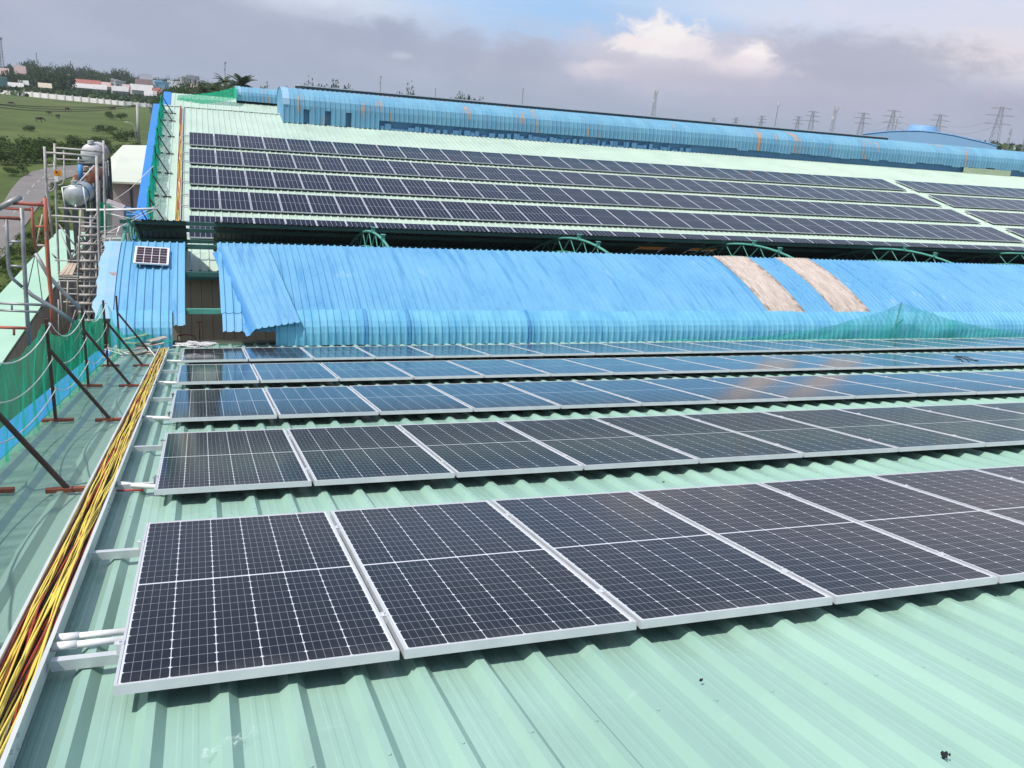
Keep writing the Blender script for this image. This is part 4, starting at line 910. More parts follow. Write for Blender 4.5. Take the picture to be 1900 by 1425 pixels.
# platform boards
pl = [atY(126, 490, 18.2), atY(144, 491, 18.2), atY(136, 512, 17.4), atY(109, 512, 17.4)]
for k in range(3):
    a = [pl[0].lerp(pl[1], k / 3), pl[0].lerp(pl[1], k / 3 + .29), pl[3].lerp(pl[2], k / 3 + .29), pl[3].lerp(pl[2], k / 3)]
    t = MB(); t.hexa([Vector(p) for p in (a[3], a[2], a[1], a[0])] + [Vector(p) + Vector((0, 0, .03)) for p in (a[3], a[2], a[1], a[0])])
    tag(t.build('scaffold_board', M['wood']), '%s of three pale boards lying on the scaffold stair tower' % ('left', 'middle', 'right')[k], 'board', 'boards on the scaffold')
things('long_pole', 'long white pole laid level from the tower towards the blue trim', 'pole', 19.5, [('pole', 'pvc', .028, [[(160, 390), (230, 389), (293, 387)]])])
things('pole_bundle', 'loose thin poles crossing beside the dark canopy end', 'poles', 21, [('pole', 'rope', .014, [[(190, 437), (290, 388)]]), ('pole', 'rope', .014, [[(195, 395), (262, 410)]]), ('pole', 'steel', .018, [[(258, 383), (275, 412)]]), ('pole', 'rope', .012, [[(200, 380), (258, 398)]]), ('pole', 'pvc', .02, [[(212, 450), (222, 420)]]), ('pole', 'rope', .012, [[(236, 410), (292, 380)]])])
t = MB(); T(t, [(196, 382), (240, 352), (285, 308)], 24, .010); tag(t.build('rope', M['rope'], smooth=True), 'pale rope stretched up to the blue gable trim of the far roof', 'rope')
# teal sheet curtain + white slab
rows = []
for k in range(9):
    f_ = k / 8; rows.append([atY(lerp(185, 209, f_), lerp(374, 380, f_), 19.6 + .1 * sin(k * 2)).lerp(atY(lerp(187, 208, f_), lerp(432, 424, f_), 19.6 + .1 * sin(k * 2)), j / 5) for j in range(6)])
t = MB(); t.grid(rows); tag(t.build('safety_net', M['netfar'], smooth=True), 'small teal net curtain hanging behind the scaffold tower', 'safety net')
s0 = [atY(188, 436, 20), atY(222, 437, 20), atY(226, 443, 19.2), atY(196, 444, 19.2)]
t = MB(); t.hexa([Vector(s0[3]) - Vector((0, 0, .15)), Vector(s0[2]) - Vector((0, 0, .15)), Vector(s0[1]) - Vector((0, 0, .15)), Vector(s0[0]) - Vector((0, 0, .15)), s0[3], s0[2], s0[1], s0[0]]); tag(t.build('concrete_slab', M['concrete']), 'pale concrete slab at the end of the dark canopy', 'slab')
bx = atY(240, 400, 34); t = MB(); t.box((bx.x - .55, 33.5, bx.z - 3), (bx.x + .35, 34.5, bx.z + .1)); t.tube([(bx.x - .1, 34, bx.z + .1), (bx.x - .1, 34, bx.z + .3)], .2, 12); tag(t.build('water_tank', M['seam']), 'dark blue tank standing below the blue gable trim', 'tank')
t = MB(); q = atY(212, 398, 30); t.hexa([(q.x - .3, 30, GZ), (q.x + .35, 30, GZ), (q.x + .35, 31, GZ), (q.x - .3, 31, GZ), (q.x - .25, 30, q.z + .4), (q.x + .30, 30, q.z + .2), (q.x + .30, 31, q.z + .2), (q.x - .25, 31, q.z + .4)]); t.hexa([(q.x - .2, 29.8, q.z - .9), (q.x + .6, 29.8, q.z - 1.1), (q.x + .6, 30, q.z - 1.1), (q.x - .2, 30, q.z - .9), (q.x - .2, 29.8, q.z + .1), (q.x + .5, 29.8, q.z - .2), (q.x + .5, 30, q.z - .2), (q.x - .2, 30, q.z + .1)]); tag(t.build('concrete_block', M['pinkwall']), 'stained pinkish block between the teal curtain and blue trim', 'block')
t = MB(); 
for (u, v, s_) in ((260, 405, .3),): pass
# ------------------------------------------------------------------ tanks
def tank(u, v, D, R_, L_, mt, lab, tilt=0.0, legs=True):
    c = atY(u, v, D); ax = Vector((.10, 1, tilt)).normalized(); o = empty('storage_tank', (c.x, c.y, c.z - R_), lab, 'tank'); t = MB()
    prof_ = [(0, .25), (.06, .55), (.16, .8), (.34, .96), (.5, 1)]; pts = []; rs = []
    for a, b2 in prof_: pts.append(Vector((0, 0, R_)) + ax * (a * R_)); rs.append(b2 * R_)
    for a, b2 in reversed(prof_): pts.append(Vector((0, 0, R_)) + ax * (L_ - a * R_)); rs.append(b2 * R_)
    t.tube(pts, rs, 24); t.build('shell', M[mt], o, True)
    t = MB(); t.tube([(0, .2, R_ * 2 - .03), (0, .2, R_ * 2 + .12)], R_ * .28, 12); t.build('manhole', M[mt], o); t = MB(); t.tube([pts[0] - ax * .05, pts[0]], R_ * .18, 10); t.build('outlet', M[mt], o)
    t = MB()
    for yy in (.2 * L_, .8 * L_):
        q = Vector((0, 0, 0)) + ax * yy; t.tube([q + Vector((R_ * 1.02 * cos(w_), 0, R_ + R_ * 1.02 * sin(w_))) for w_ in [k * pi / 8 for k in range(17)]], .02, 5)
    t.build('strap', M['steel'], o)
    if legs:
        t = MB(); zb = GZ - (c.z - R_)
        for xx in (-R_ * .9, R_ * .9):
            for yy in (.15 * L_, .85 * L_): t.bar((xx + ax.x * yy, yy, zb), (xx + ax.x * yy, yy, R_ * .5), .12, .12)
        for q in range(4):
            zz_ = lerp(0, zb, q / 4)
            t.bar((-R_ * .9, .15 * L_, zz_), (R_ * .9, .15 * L_, zz_), .09); t.bar((-R_ * .9, .15 * L_, zz_), (R_ * .9, .15 * L_, lerp(0, zb, (q + 1) / 4)), .07)
        t.build('stand', M['steel'], o)
    return o
tank(138, 364, 30, .38, 1.6, 'silver', 'dull silver tank end facing the camera inside the scaffold tower')
tank(158, 341, 34, .50, 2.2, 'rusttank', 'rusty cream tank just behind the silver one')
tank(169, 287, 42, .49, 2.0, 'tankwhite', 'whitish tank highest behind the scaffold tower')
things('steel_stand', 'dark steel lattice stand between the tanks and the pink shed', 'steel stand', 33, [('upright', 'steel', .06, [[(184, 335), (190, 450)]]), ('upright', 'steel', .06, [[(197, 300), (203, 400)]]), ('upright', 'steel', .05, [[(174, 340), (178, 450)]]), ('brace', 'steel', .035, [[(184, 338), (202, 362)]]), ('brace', 'steel', .035, [[(202, 364), (186, 392)]]), ('brace', 'steel', .035, [[(176, 350), (190, 385)]]), ('beam', 'steel', .05, [[(145, 303), (200, 304)]]), ('upright', 'seam', .09, [[(149, 305), (150, 335)]]), ('brace', 'steel', .03, [[(172, 400), (190, 420)]])])
things('tank_rail', 'white guard rail around the tanks in the scaffold tower', 'guard rail', 29, [('post', 'pvc', .022, [[(115, 348), (121, 388)]]), ('post', 'pvc', .022, [[(154, 346), (161, 388)]]), ('rail', 'pvc', .022, [[(115, 348), (135, 345), (154, 346)]]), ('pipe', 'rope', .03, [[(140, 385), (141, 380)]]), ('brace', 'rope', .022, [[(140, 345), (175, 307)]]), ('post', 'pvc', .02, [[(145, 303), (146, 292)]])])
# warning sign on tower
q = atY(107, 321, 18.3); t = MB(); t.box((q.x - .07, 18.29, q.z - .06), (q.x + .07, 18.31, q.z + .06)); sg = empty('warning_sign', (q.x, 18.3, q.z), 'small orange sign hung on the scaffold tower', 'sign')
M['orange'] = paint('orange_sign', (.75, .28, .02), None, .5); child(t.build('plate', M['orange']), sg)
t = MB(); t.box((q.x - .06, 18.275, q.z - .18), (q.x + .0, 18.29, q.z - .07)); child(t.build('tag', M['pvc']), sg)
t = MB(); t.tube([(q.x - .02, 18.27, q.z + .02), (q.x - .02, 18.289, q.z + .02)], .02, 8); child(t.build('symbol', M['rustdark']), sg)

# ================================================================== BACKGROUND
def gd(u, D, z=GZ):
    d = pxdir(u, 129 + u * .0755); h = Vector((d.x, d.y, 0)).normalized(); return Vector((CP.x + h.x * D, CP.y + h.y * D, z))
def ztop(u, v, D):
    d = pxdir(u, v); return CP.z + d.z / sqrt(d.x ** 2 + d.y ** 2) * D
pw = lambda px, D: px * D / FP * 1.02
# white boundary wall
wl = empty('boundary_wall', g2(120, 185), 'long white boundary wall across the far side of the field', 'wall')
wp_ = [g2(u, v) for u, v in ((-60, 169), (0, 174), (60, 180), (120, 186), (180, 191.5), (230, 196), (283, 200))]
wt = [(-60, 162), (0, 167.5), (60, 171), (120, 177), (180, 183), (230, 188), (283, 193)]
t = MB()
for i in range(6):
    a, c = wp_[i], wp_[i + 1]; za = ztop(wt[i][0], wt[i][1], (a - CP).to_2d().length); zc_ = ztop(wt[i + 1][0], wt[i + 1][1], (c - CP).to_2d().length); th_ = Vector((0, .4, 0))
    t.hexa([a, c, c + th_, a + th_, Vector((a.x, a.y, za)), Vector((c.x, c.y, zc_)), Vector((c.x, c.y, zc_)) + th_, Vector((a.x, a.y, za)) + th_])
child(t.build('wall', M['whitewall']), wl)
t = MB()
for i in range(6):
    for k in range(4):
        f_ = k / 4; a = wp_[i].lerp(wp_[i + 1], f_); u_ = lerp(wt[i][0], wt[i + 1][0], f_); v_ = lerp(wt[i][1], wt[i + 1][1], f_); z_ = ztop(u_, v_, (a - CP).to_2d().length) + .3
        t.box((a.x - .25, a.y - .35, GZ), (a.x + .25, a.y - .05, z_))
child(t.build('pier', M['whitewall']), wl)
# houses
def house(u, vt, wpx, D, wallc, roofc, hpx=None, kind='gable', lab=''):
    c = gd(u, D); w_ = pw(wpx, D); zt = ztop(u, vt, D); o = empty('house', c, lab, 'house', 'houses of the distant town'); dpt_ = max(w_ * .7, 4); H = max(zt - GZ, 2.5)
    az_ = -atan2(c.x - CP.x, c.y - CP.y); o.rotation_euler = (0, 0, az_ + random.uniform(-.2, .2))
    hw_ = H * (.62 if kind == 'gable' else .92)
    if w_ > 18 and kind == 'gable': hw_ = H - 1.6
    t = MB(); t.box((-w_ / 2, 0, 0), (w_ / 2, dpt_, hw_)); t.build('wall', wallc, o)
    t = MB()
    if kind == 'gable':
        e_ = .4; t.grid([[(-w_ / 2 - e_, -e_, hw_ - .15), (w_ / 2 + e_, -e_, hw_ - .15)], [(-w_ / 2 - e_, dpt_ / 2, H), (w_ / 2 + e_, dpt_ / 2, H)], [(-w_ / 2 - e_, dpt_ + e_, hw_ - .15), (w_ / 2 + e_, dpt_ + e_, hw_ - .15)]]); t.build('roof', roofc, o, thick=.12)
        t = MB(); n0 = len(t.v); 
        for xx in (-w_ / 2, w_ / 2): t.v += [(xx, 0, hw_), (xx, dpt_, hw_), (xx, dpt_ / 2, H - .1)]
        t.face((0, 2, 1)); t.face((3, 4, 5)); t.build('gable', wallc, o)
    else:
        t.box((-w_ / 2 - .15, -.15, hw_), (w_ / 2 + .15, dpt_ + .15, hw_ + H * .05)); t.box((-w_ / 2 + .3, .6, hw_ + H * .05), (w_ * .05, dpt_ * .7, H)); t.build('roof', roofc, o)
    nw = max(2, min(6, int(w_ / 3)))
    for k in range(nw):
        t = MB(); xx = lerp(-w_ / 2, w_ / 2, (k + .5) / nw)
        for fl in range(max(1, int(hw_ / 3.3))): t.box((xx - .5, -.06, 1.1 + fl * 3.3), (xx + .5, -.01, 2.3 + fl * 3.3))
        t.build('window', M['steel'], o)
    return o
random.seed(17)
C = {}
def hc(n_, c): 
    if n_ not in C: C[n_] = paint('house_' + n_, c, tuple(x * .85 for x in c), .8, 0, .3)
    return C[n_]
wh, pk, gy, rd_, br, lb, cr, tg = hc('white', (.50, .49, .48)), hc('pink', (.50, .36, .34)), hc('grey', (.34, .35, .39)), hc('red_roof', (.34, .12, .10)), hc('brown_roof', (.13, .09, .09)), hc('light_blue', (.32, .55, .72)), hc('cream', (.55, .48, .38)), hc('teal', (.22, .36, .33))
HL = [(4, 126, 16, 560, pk, pk, 'gable', 'small pinkish house among trees at the far left edge'),
 (38, 122, 14, 600, wh, pk, 'gable', 'pink roofed house showing above the trees at far left'),
 (2, 142, 14, 410, tg, tg, 'flat', 'teal grey shed cut off by the left edge of the photo'),
 (24, 153, 22, 430, gy, wh, 'gable', 'long low house with white roof at left before the trees'),
 (42, 149, 12, 470, gy, wh, 'gable', 'small white roof left of the dark tree mass'),
 (82, 154, 16, 440, gy, cr, 'gable', 'low cream roof half hidden by dark trees'),
 (94, 132, 8, 640, wh, wh, 'flat', 'tiny white house high among the trees at left'),
 (129, 138, 7, 640, wh, wh, 'flat', 'tiny white tower house left of the red roof'),
 (142, 148, 18, 560, wh, cr, 'gable', 'cream roofed house at the left end of the red roof'),
 (162, 148, 34, 540, wh, rd_, 'gable', 'long house with bright red roof in the town'),
 (152, 155, 30, 500, cr, wh, 'gable', 'long white roof in front of the red roofed house'),
 (184, 157, 18, 480, wh, wh, 'gable', 'pale house right in front of the red roof'),
 (192, 152, 20, 560, cr, pk, 'gable', 'house with faded pink roof right of the red roof'),
 (211, 146, 10, 560, wh, wh, 'flat', 'white two storey house with dark window bay'),
 (223, 149, 15, 540, wh, wh, 'flat', 'white flat roofed house beside the two storey one'),
 (222, 160, 22, 470, gy, wh, 'gable', 'low house with white roof edge above the green strip'),
 (240, 157, 20, 500, cr, pk, 'gable', 'pinkish long roof left of the dark roofed house'),
 (272, 137, 18, 620, wh, gy, 'gable', 'tall white gabled house with grey roof on the skyline'),
 (268, 147, 28, 560, gy, br, 'gable', 'wide house with dark brown roof below the gabled one'),
 (264, 157, 32, 480, wh, wh, 'gable', 'long white roof below the brown roofed house'),
 (300, 150, 22, 520, lb, lb, 'flat', 'light blue box house in the middle of the town'),
 (321, 150, 17, 540, tg, gy, 'gable', 'grey green house right of the light blue one'),
 (291, 163, 11, 440, cr, rd_, 'gable', 'small house with orange red roof near the wall end'),
 (278, 168, 16, 420, gy, wh, 'gable', 'low white roof near the end of the boundary wall'),
 (344, 141, 12, 640, wh, wh, 'flat', 'tall white building left of the grey tower block'),
 (357, 139, 18, 660, gy, gy, 'flat', 'grey tower block tallest in the town'),
 (371, 150, 7, 600, wh, wh, 'flat', 'narrow white house right of the grey tower block'),
 (361, 155, 11, 560, cr, pk, 'gable', 'red pink roofed house below the grey tower block'),
 (358, 162, 10, 460, cr, cr, 'flat', 'cream box house near the palms')]
for a in HL: house(a[0], a[1], a[2], a[3], a[4], a[5], None, a[6], a[7])
# trees
def crown_mesh(seed, n=420, big=.16):
    random.seed(seed); t = MB(); cl = [(random.uniform(-.62, .62), random.uniform(-.62, .62), random.uniform(.30, .86), random.uniform(.20, .40)) for _ in range(11)]
    for k in range(n):
        c = random.choice(cl); d = Vector((random.gauss(0, 1), random.gauss(0, 1), random.gauss(0, .8))).normalized() * c[3] * random.uniform(.6, 1.08); p = Vector(c[:3]) + d
        a = Vector((random.gauss(0, 1), random.gauss(0, 1), random.gauss(0, 1))).normalized(); q = a.orthogonal().normalized(); r_ = a.cross(q); s_ = random.uniform(.5, 1.2) * big * .55
        t.quad(p - q * s_ - r_ * s_ * .6, p + q * s_ * .8 - r_ * s_ * .7, p + q * s_ + r_ * s_ * .6, p - q * s_ * .7 + r_ * s_)
    return t
def trunk_mesh():
    t = MB(); t.tube([(0, 0, 0), (.02, 0, .25), (0, .02, .55)], [.035, .028, .015], 7); t.tube([(.02, 0, .25), (.22, .05, .55)], [.02, .008], 5); t.tube([(.01, 0, .3), (-.2, -.1, .6)], [.02, .008], 5); return t
tp_ = []
for k in range(5):
    o = empty('tree'); crown_mesh(100 + k, 1100, .085).build('crown', M['leaf'], o); trunk_mesh().build('trunk', M['bark'], o); tp_.append([o, False])
def put_tree(u, vt, D, wf, k, lab, grp):
    p, used = tp_[k]; o = p if not used else copy_tree(p); tp_[k][1] = True; c = gd(u, D); H = ztop(u, vt, D) - GZ; o.location = c; o.scale = (H * wf, H * wf, H * 1.02); o.rotation_euler = (0, 0, random.uniform(0, 6.3)); tag(o, lab, 'tree', grp); return o
o = empty('tree'); crown_mesh(140, 4200, .036).build('crown', M['leaf'], o); trunk_mesh().build('trunk', M['bark'], o); tp_.append([o, False])
random.seed(41)
skyl = [(-15, 120), (0, 127), (12, 120), (25, 121), (38, 124), (50, 112), (62, 118), (72, 117), (82, 130), (95, 122), (110, 123), (118, 124), (135, 121), (145, 124), (158, 128), (170, 126), (178, 129), (190, 136), (203, 137), (215, 132), (224, 131), (232, 134), (245, 140), (255, 142), (290, 144), (300, 146), (320, 145), (334, 147), (352, 150), (378, 150), (390, 151)]
def sky_at(u): return interp([a for a, _ in skyl], [c for _, c in skyl], u)
u = -12; n_ = 0
while u < 395:
    D = random.uniform(680, 800); put_tree(u, sky_at(u) + random.uniform(-.5, 3), D, random.uniform(.38, .6), n_ % 5, '%s tree from the left along the skyline of the distant town' % ORD[n_], 'skyline trees of the town'); u += random.uniform(5.5, 9); n_ += 1
HB = [(a[0] - a[2] / 2 - 1, a[0] + a[2] / 2 + 1, a[1], a[3]) for a in HL]
def free(u, v, D): return all(not (x0 - 2 < u < x1 + 2 and D < hd and v < hv + 9) for x0, x1, hv, hd in HB)
u = -10; m_ = 0
while u < 400:
    for tr_y in range(12):
        D = random.uniform(440, 640); v_ = sky_at(u) + random.uniform(5, 22)
        if free(u, v_, D): put_tree(u, v_, D, random.uniform(.6, .9), n_ % 5, '%s tree from the left among the houses of the distant town' % ORD[m_], 'trees among the town houses'); m_ += 1; break
    u += random.uniform(6, 10); n_ += 1
u = -5; m_ = 0
while u < 420:
    for tr_y in range(12):
        D = random.uniform(395, 430); v_ = 162 + u * .075 + random.uniform(-4, 3)
        if free(u, v_, D): put_tree(u, v_, D, random.uniform(.9, 1.4), n_ % 5, '%s low bushy tree from the left behind the white boundary wall' % ORD[m_], 'low trees behind the boundary wall'); m_ += 1; break
    u += random.uniform(7, 12); n_ += 1
for k, (u, v, D) in enumerate(((571, 156, 300), (583, 155, 300), (602, 150, 290), (612, 154, 300), (648, 162, 330), (731, 170, 330), (752, 164, 300), (763, 168, 300), (838, 178, 330), (857, 178, 300), (883, 180, 300), (497, 161, 300), (508, 162, 310), (520, 163, 300), (485, 163, 310))):
    put_tree(u, v + 5.5, D, .30, k % 5, '%s small tree top peeping over the far ridge ventilator' % ORD[k], 'tree tops above the far roof')
# wood at right
random.seed(51); t = MB()
for k in range(1500):
    u = random.uniform(1790, 2100); D = random.uniform(480, 620); c = gd(u, D); zt = ztop(u, 263 + (u - 1800) * .062 + 2.5 * sin(u * .2) + 1.5 * sin(u * .57), D); z = random.uniform(GZ + 2, zt); s_ = random.uniform(.6, 1.6)
    a = Vector((random.gauss(0, 1), random.gauss(0, 1), random.gauss(0, 1))).normalized(); q = a.orthogonal().normalized() * s_; r_ = a.cross(q); p = Vector((c.x, c.y, z)); t.quad(p - q - r_ * .6, p + q * .8 - r_ * .7, p + q + r_ * .6, p - q * .7 + r_)
tag(t.build('wood', M['leaf']), 'dark wood on the horizon at the far right edge', 'wood', kind='stuff')
# understorey behind the wall
t = MB(); random.seed(52)
for k in range(6500):
    u = random.uniform(-40, 430); D = random.uniform(385, 640); c = gd(u, D); s_ = random.uniform(.5, 1.1); z = GZ + random.uniform(.1, 2.2)
    a = Vector((random.gauss(0, 1), random.gauss(0, 1), random.gauss(0, 1))).normalized(); q = a.orthogonal().normalized() * s_; r_ = a.cross(q); p = Vector((c.x, c.y, z)); t.quad(p - q - r_ * .6, p + q * .8 - r_ * .7, p + q + r_ * .6, p - q * .7 + r_)
tag(t.build('undergrowth', M['leaf']), 'dense green undergrowth between the boundary wall and the town', 'undergrowth', kind='stuff')
# bushes in the field
bp_ = []
for k in range(3):
    t = crown_mesh(200 + k, 1500, .065); t.v = [(x, y, z * .95 - .08) for x, y, z in t.v]; bp_.append([t.build('bush', M['leafb']), False])
def bush(u, v, wpx, k, lab):
    p, used = bp_[k % 3]; o = p if not used else p.copy(); 
    if used: COL.objects.link(o)
    bp_[k % 3][1] = True; c = g2(u, v); D = (c - CP).to_2d().length; s_ = pw(wpx, D) / 1.35; o.location = c; o.scale = (s_, s_, s_ * .72); o.rotation_euler = (0, 0, k * 1.3); tag(o, lab, 'bush', 'bushes along the field edge')
random.seed(61)
BL_ = [(20, 285, 60, 'bush above the road bend at far left'), (66, 288, 54, 'rounded bush right of the far left one'), (112, 286, 56, 'bush just behind the top of the scaffold tower'), (150, 290, 60, 'wide bush left of the white tank'), (232, 262, 40, 'low wide bush at the foot of the street lamp'), (195, 248, 30, 'flat bush in the field left of the street lamp'), (88, 300, 62, 'large dark bush left of the scaffold tower top'), (12, 305, 50, 'dark green bush at the left edge by the road'), (48, 300, 46, 'green bush between the left edge bush and the large dark one'), (128, 296, 44, 'bush behind the scaffold tower front frame'), (170, 300, 50, 'bush behind the white tank'), (215, 292, 46, 'bush beyond the pale shed roof'), (240, 280, 30, 'low bush beside the lamp pole'), (54, 243, 18, 'small lone bush out in the field'), (215, 222, 26, 'wide low bush in the field right of centre'), (145, 268, 30, 'low bush in the middle of the field edge'), (190, 270, 30, 'low dark bush behind the top of the tanks'),
 (30, 325, 30, 'bush at the grassy bend of the road'), (-12, 290, 50, 'bush cut off by the left edge of the photo')]
for k, a in enumerate(BL_): bush(a[0], a[1], a[2], k, a[3])
vb = [(12, 560, 60), (45, 520, 50), (75, 470, 50), (20, 610, 60), (60, 450, 40), (100, 420, 34), (92, 395, 26), (118, 375, 30), (112, 350, 22), (5, 500, 40), (40, 480, 44), (88, 440, 44)]
VL = ['verge bush lowest beside the mint roof edge', 'verge bush beside the middle of the mint roof', 'verge bush under the orange-red frame', 'verge bush almost hidden behind the grey frame', 'verge bush left of the orange-red leg', 'verge bush at the top of the mint roof', 'verge bush beside the road near the tower foot', 'verge bush in front of the silver tank', 'small verge bush at the road bend', 'verge bush at the left edge under the grey frame', 'verge bush between the two near frames', 'verge bush beside the red frame top']
for k, a in enumerate(vb): bush(a[0], a[1], a[2], k + 1, VL[k])
# cattle and scraps in the field
def cow(u, v, h, lab, flip):
    c = g2(u, v); o = empty('cow', c, lab, 'cow', 'cattle grazing in the field'); s_ = h; t = MB()
    t.tube([(-.75, 0, .95), (-.6, 0, 1.05), (0, 0, 1.0), (.6, 0, 1.08), (.8, 0, 1.1)], [.12, .30, .34, .30, .16], 10); t.tube([(.75, 0, 1.12), (1.05, 0, .95), (1.3, 0, .62), (1.4, 0, .45)], [.17, .13, .12, .06], 8)
    for x_, y_ in ((-.55, -.16), (-.55, .16), (.5, -.16), (.5, .16)): t.tube([(x_, y_, .95), (x_ - .03, y_, .5), (x_, y_, 0)], [.12, .07, .05], 7)
    t.tube([(-.78, 0, 1.1), (-.9, 0, .8), (-.88, 0, .45)], [.03, .02, .03], 5); t.build('body', M['rustdark'], o, True); s_ *= .62; o.scale = (s_, s_, s_); o.rotation_euler = (0, 0, flip)
cow(73, 227, 1.3, 'dark cow grazing alone in the lower part of the field', .2); cow(108, 220, 1.2, 'dark cow standing near the middle of the field', 2.2); cow(125, 207, 1.2, 'dark cow in the middle of the field under the cable', .5); cow(210, 206, 1.3, 'dark cow at the right of the field near the pole', 3.0); cow(92, 213, 1.0, 'small dark calf left of the middle cow', 2.9); cow(20, 196, 1.3, 'dark cow far left near the boundary wall', .1)
# palms
def palm(u, vt, D, L_, seed, lab, trunk_r=.16, n=17):
    random.seed(seed); c = gd(u, D); H = ztop(u, vt, D) - GZ; o = empty('palm_tree', c, lab, 'palm tree', 'palms behind the third roof'); t = MB(); hh = H - L_ * .55
    t.tube([(0, 0, 0), (.1, 0, hh * .5), (.05, .05, hh)], [trunk_r * 1.5, trunk_r, trunk_r * .9], 10); t.build('trunk', M['bark'], o, True); t = MB()
    for k in range(n):
        a = 2 * pi * k / n + random.uniform(-.15, .15); el_ = random.uniform(.15, 1.25); pts = []
        for j in range(9):
            s_ = j / 8; r_ = L_ * s_ * cos(el_ * (1 - .3 * s_)); z = hh + L_ * (sin(el_) * s_ - .55 * s_ * s_ * (1.25 - el_ * .5)); pts.append(Vector((r_ * cos(a), r_ * sin(a), z)))
        t.tube(pts, [.03 * (1 - j / 9) + .006 for j in range(9)], 4)
        for j in range(1, 9):
            for m in range(4):
                f_ = m / 4; p = pts[j - 1].lerp(pts[j], f_); dr = (pts[j] - pts[j - 1]).normalized(); sd = dr.cross(Vector((0, 0, 1))).normalized(); ll = L_ * .26 * sin(pi * (.12 + .85 * j / 9))
                for sg_ in (-1, 1):
                    q = p + (sd * sg_ * .8 + dr * .55 + Vector((0, 0, -.25))) * ll; w_ = dr * .05 * L_ * .35; t.quad(p - w_, p + w_, q + w_ * .25, q - w_ * .1)
    t.build('crown', M['palm'], o); return o
palm(417, 137, 190, 2.9, 1, 'tall narrow palm left of the widest one behind the third roof'); palm(448, 139, 175, 3.6, 2, 'wide fan of palm fronds beside the small blue ventilator', .18, 24); palm(395, 150, 195, 3.0, 3, 'lower palm left of the two tall ones'); palm(380, 155, 185, 2.9, 4, 'short palm at the left of the palm group'); palm(430, 155, 180, 2.9, 5, 'low palm between the two tall ones')
for k, (u, v) in enumerate(((372, 162), (345, 164), (325, 169), (405, 162), (312, 174), (425, 161), (388, 166))): bush(u, 0, 0, k, '') if 0 else put_tree(u, v, 210 + 9 * k, .75, 5, '%s leafy tree top right behind the third factory roof' % ORD[k], 'bush tops behind the third roof')
# utility pole, street lamp, cables
pb0 = g2(258, 268); hp_ = ztop(257, 194, (pb0 - CP).to_2d().length) - GZ
o = empty('utility_pole', pb0, 'concrete utility pole standing in the field beside the blue trim', 'utility pole'); t = MB(); t.tube([(0, 0, 0), (0, 0, hp_)], [.30, .20], 10); t.build('shaft', M['concrete'], o, True)
t = MB(); t.bar((-1.2, 0, hp_ - .3), (.3, 0, hp_ - .3), .12); t.build('crossarm', M['steel'], o)
lp_ = g2(252, 268); o = empty('street_lamp', lp_, 'pale curved street lamp just left of the utility pole', 'street lamp'); hl = ztop(252, 232, (lp_ - CP).to_2d().length) - GZ
t = MB(); t.tube([(0, 0, 0), (0, 0, hl * .8), (-.2, 0, hl * .97), (-.6, 0, hl * 1.08), (-1.1, 0, hl * 1.13)], [.09, .08, .06, .06, .05], 8); t.build('pole', M['concrete'], o, True); t = MB(); t.box((-1.5, -.1, hl * 1.11), (-1.0, .1, hl * 1.15)); t.build('lamp_head', M['mastw'], o)
D0 = (pb0 - CP).to_2d().length
for k, (va, vm, vb_) in enumerate(((191, 199, 196), (195, 208, 197), (190, 204, 194))):
    t = MB(); pts = []
    for j in range(25):
        f_ = j / 24; u = lerp(-30, 256, f_); v = lerp(va, vb_, f_) + (vm - (va + vb_) / 2) * 4 * f_ * (1 - f_) * .9; d = pxdir(u, v); pts.append(CP + d * (D0 / sqrt(d.x ** 2 + d.y ** 2)))
    t.tube(pts, .05, 5); tag(t.build('overhead_cable', M['black']), '%s overhead cable sagging across the field to the pole' % ('upper', 'lowest', 'middle')[k], 'overhead cable', 'cables over the field')
# pylons and masts
def lattice(t, w0, w1, H, n, r_):
    for i in range(n):
        a, c = lerp(w0, w1, i / n), lerp(w0, w1, (i + 1) / n); z0_, z1_ = H * i / n, H * (i + 1) / n
        cs = [(-1, -1), (1, -1), (1, 1), (-1, 1)]
        for q in range(4):
            p0, p1 = cs[q], cs[(q + 1) % 4]; t.tube([(p0[0] * a, p0[1] * a, z0_), (p0[0] * c, p0[1] * c, z1_)], r_, 4, False); t.tube([(p0[0] * a, p0[1] * a, z0_), (p1[0] * c, p1[1] * c, z1_)], r_ * .6, 4, False); t.tube([(p0[0] * c, p0[1] * c, z1_), (p1[0] * c, p1[1] * c, z1_)], r_ * .6, 4, False)
PY = [(1843, 198, 700, 'nearest and tallest pylon, at the far right'), (1735, 212, 1000, 'pylon rising right behind the blue drum'), (1649, 204, 850, 'pylon left of the blue arched hall'), (1595, 209, 1000, 'pylon right of the dark mast'), (1503, 206, 950, 'pylon between the white mast and the dark mast'), (1478, 216, 1300, 'faint pylon right after the white mast'), (1411, 215, 1250, 'faint pylon left of the white mast'), (1364, 218, 1500, 'very faint small pylon third from the left'), (1323, 219, 1500, 'very faint pylon furthest left')]
pyt = []
for (u, v, D, lab) in PY:
    c = gd(u, D); H = ztop(u, v, D) - GZ; o = empty('power_pylon', c, lab, 'pylon', 'power pylons on the horizon'); rr = D * .00022
    t = MB(); lattice(t, H * .10, H * .022, H, 9, rr); t.build('tower', M['pylon'], o); o.rotation_euler = (0, 0, -atan2(c.x, c.y) + .25)
    t = MB()
    for hz, wd_ in ((.98, .17), (.86, .24), (.72, .22)):
        t.tube([(-H * wd_, 0, H * hz), (H * wd_, 0, H * hz)], rr * 1.1, 4); t.tube([(-H * wd_, 0, H * hz), (0, 0, H * (hz + .03))], rr * .7, 4); t.tube([(H * wd_, 0, H * hz), (0, 0, H * (hz + .03))], rr * .7, 4)
    t.build('crossarms', M['pylon'], o); pyt.append((c, H))
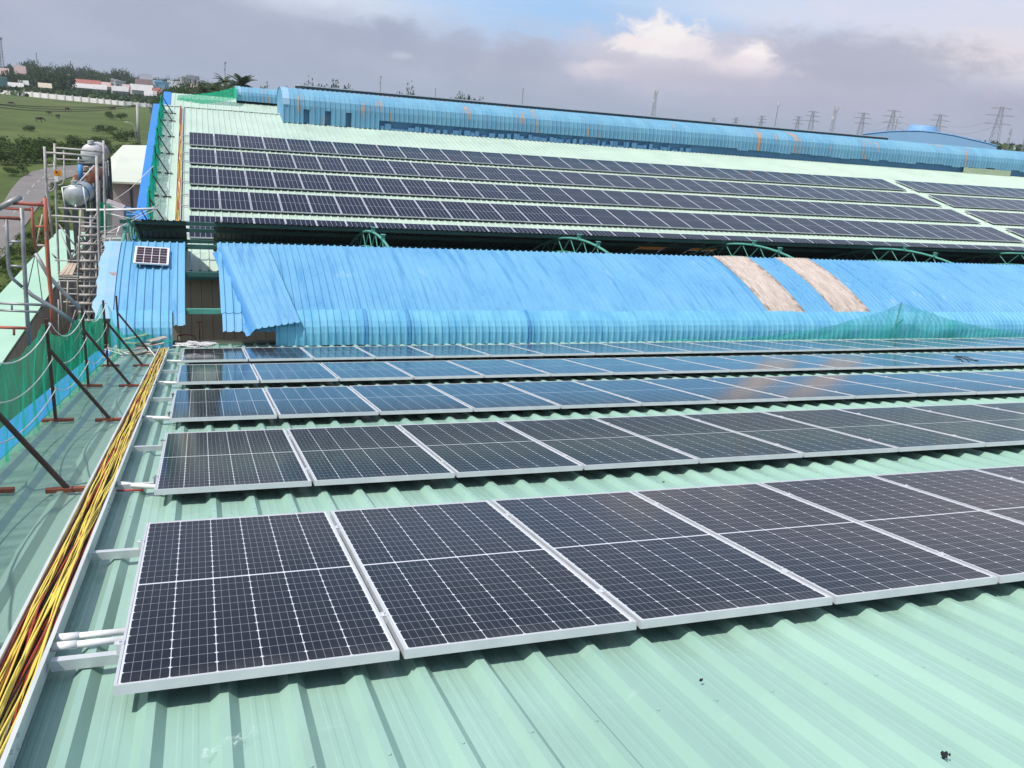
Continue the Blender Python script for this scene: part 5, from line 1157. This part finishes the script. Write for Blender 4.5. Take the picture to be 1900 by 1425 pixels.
for k in range(3):
    for q, hz in enumerate((.84, .70)):
        (c0, h0), (c1, h1) = pyt[k], pyt[k + 1]; t = MB(); pts = []
        for j in range(17):
            f_ = j / 16; p = c0.lerp(c1, f_); p.z = GZ + lerp(h0, h1, f_) * hz - 4 * f_ * (1 - f_) * 6; pts.append(p)
        t.tube(pts, .09, 4); tag(t.build('power_line', M['pylon']), '%s power line sagging between the %s pair of pylons from the right' % (('upper', 'lower')[q], ORD[k]), 'power line', 'power lines at right')
MS = [(1211, 168, 420, 1.0, 'lattice mast with white aerials above the middle of the far roof', True), (1437, 190, 500, .7, 'thin white tipped mast right of centre', False), (1543, 197, 330, .8, 'dark mast with a bright white top at right', True), (1658, 213, 520, .5, 'thin mast with white tip left of the drum', False), (1869, 237, 500, .6, 'short mast low over the wood at far right', True), (1898, 238, 500, .5, 'short mast cut by the right edge', True), (5, 70, 700, 1.2, 'tall lattice mast at the far left edge', True), (70, 98, 1200, .8, 'very faint mast above the town trees', False), (418, 115, 500, .5, 'thin mast rising behind the tall narrow palm', False), (705, 141, 600, .5, 'thin mast above the far roof left of centre', False), (807, 163, 900, .4, 'tiny faint mast above the far roof', False), (968, 164, 700, .4, 'thin faint mast above the far roof near centre', False)]
for (u, v, D, w_, lab, lat) in MS:
    c = gd(u, D); H = ztop(u, v, D) - GZ; o = empty('telecom_mast', c, lab, 'mast', 'masts on the horizon'); rr = max(D * .00018, .06)
    t = MB()
    if lat: lattice(t, w_ * .9, w_ * .45, H, 14, rr)
    else: t.tube([(0, 0, 0), (0, 0, H)], rr * 2.2, 6)
    t.build('mast', M['pylon'], o); t = MB(); t.tube([(w_ * .3, 0, H * .95), (w_ * .3, 0, H)], w_ * .7 + rr, 8); t.tube([(-w_ * .6, 0, H * .80), (-w_ * .6, 0, H * .84)], w_ * .5, 6); t.build('aerial', M['mastw'] if u > 1000 else M['pylon'], o)
hz = MB(); hz.box((-4400, -700, GZ - 1.2), (6400, 7400, 75)); ho = hz.build('haze', None)
ho['kind'] = 'stuff'; ho.data.materials.clear(); hm = bpy.data.materials.new('haze_air'); hm.use_nodes = True; hm.node_tree.nodes.remove(hm.node_tree.nodes['Principled BSDF'])
pvn = hm.node_tree.nodes.new('ShaderNodeVolumePrincipled'); pvn.inputs['Color'].default_value = (.72, .78, .90, 1); pvn.inputs['Density'].default_value = .00020; pvn.inputs['Anisotropy'].default_value = .1
hm.node_tree.links.new(pvn.outputs[0], hm.node_tree.nodes['Material Output'].inputs['Volume']); ho.data.materials.append(hm)
for o in bpy.data.objects:
    if o.type == 'MESH' and len(o.data.vertices) == 0: print('EMPTY MESH', o.name)
print('objects', len(bpy.data.objects))
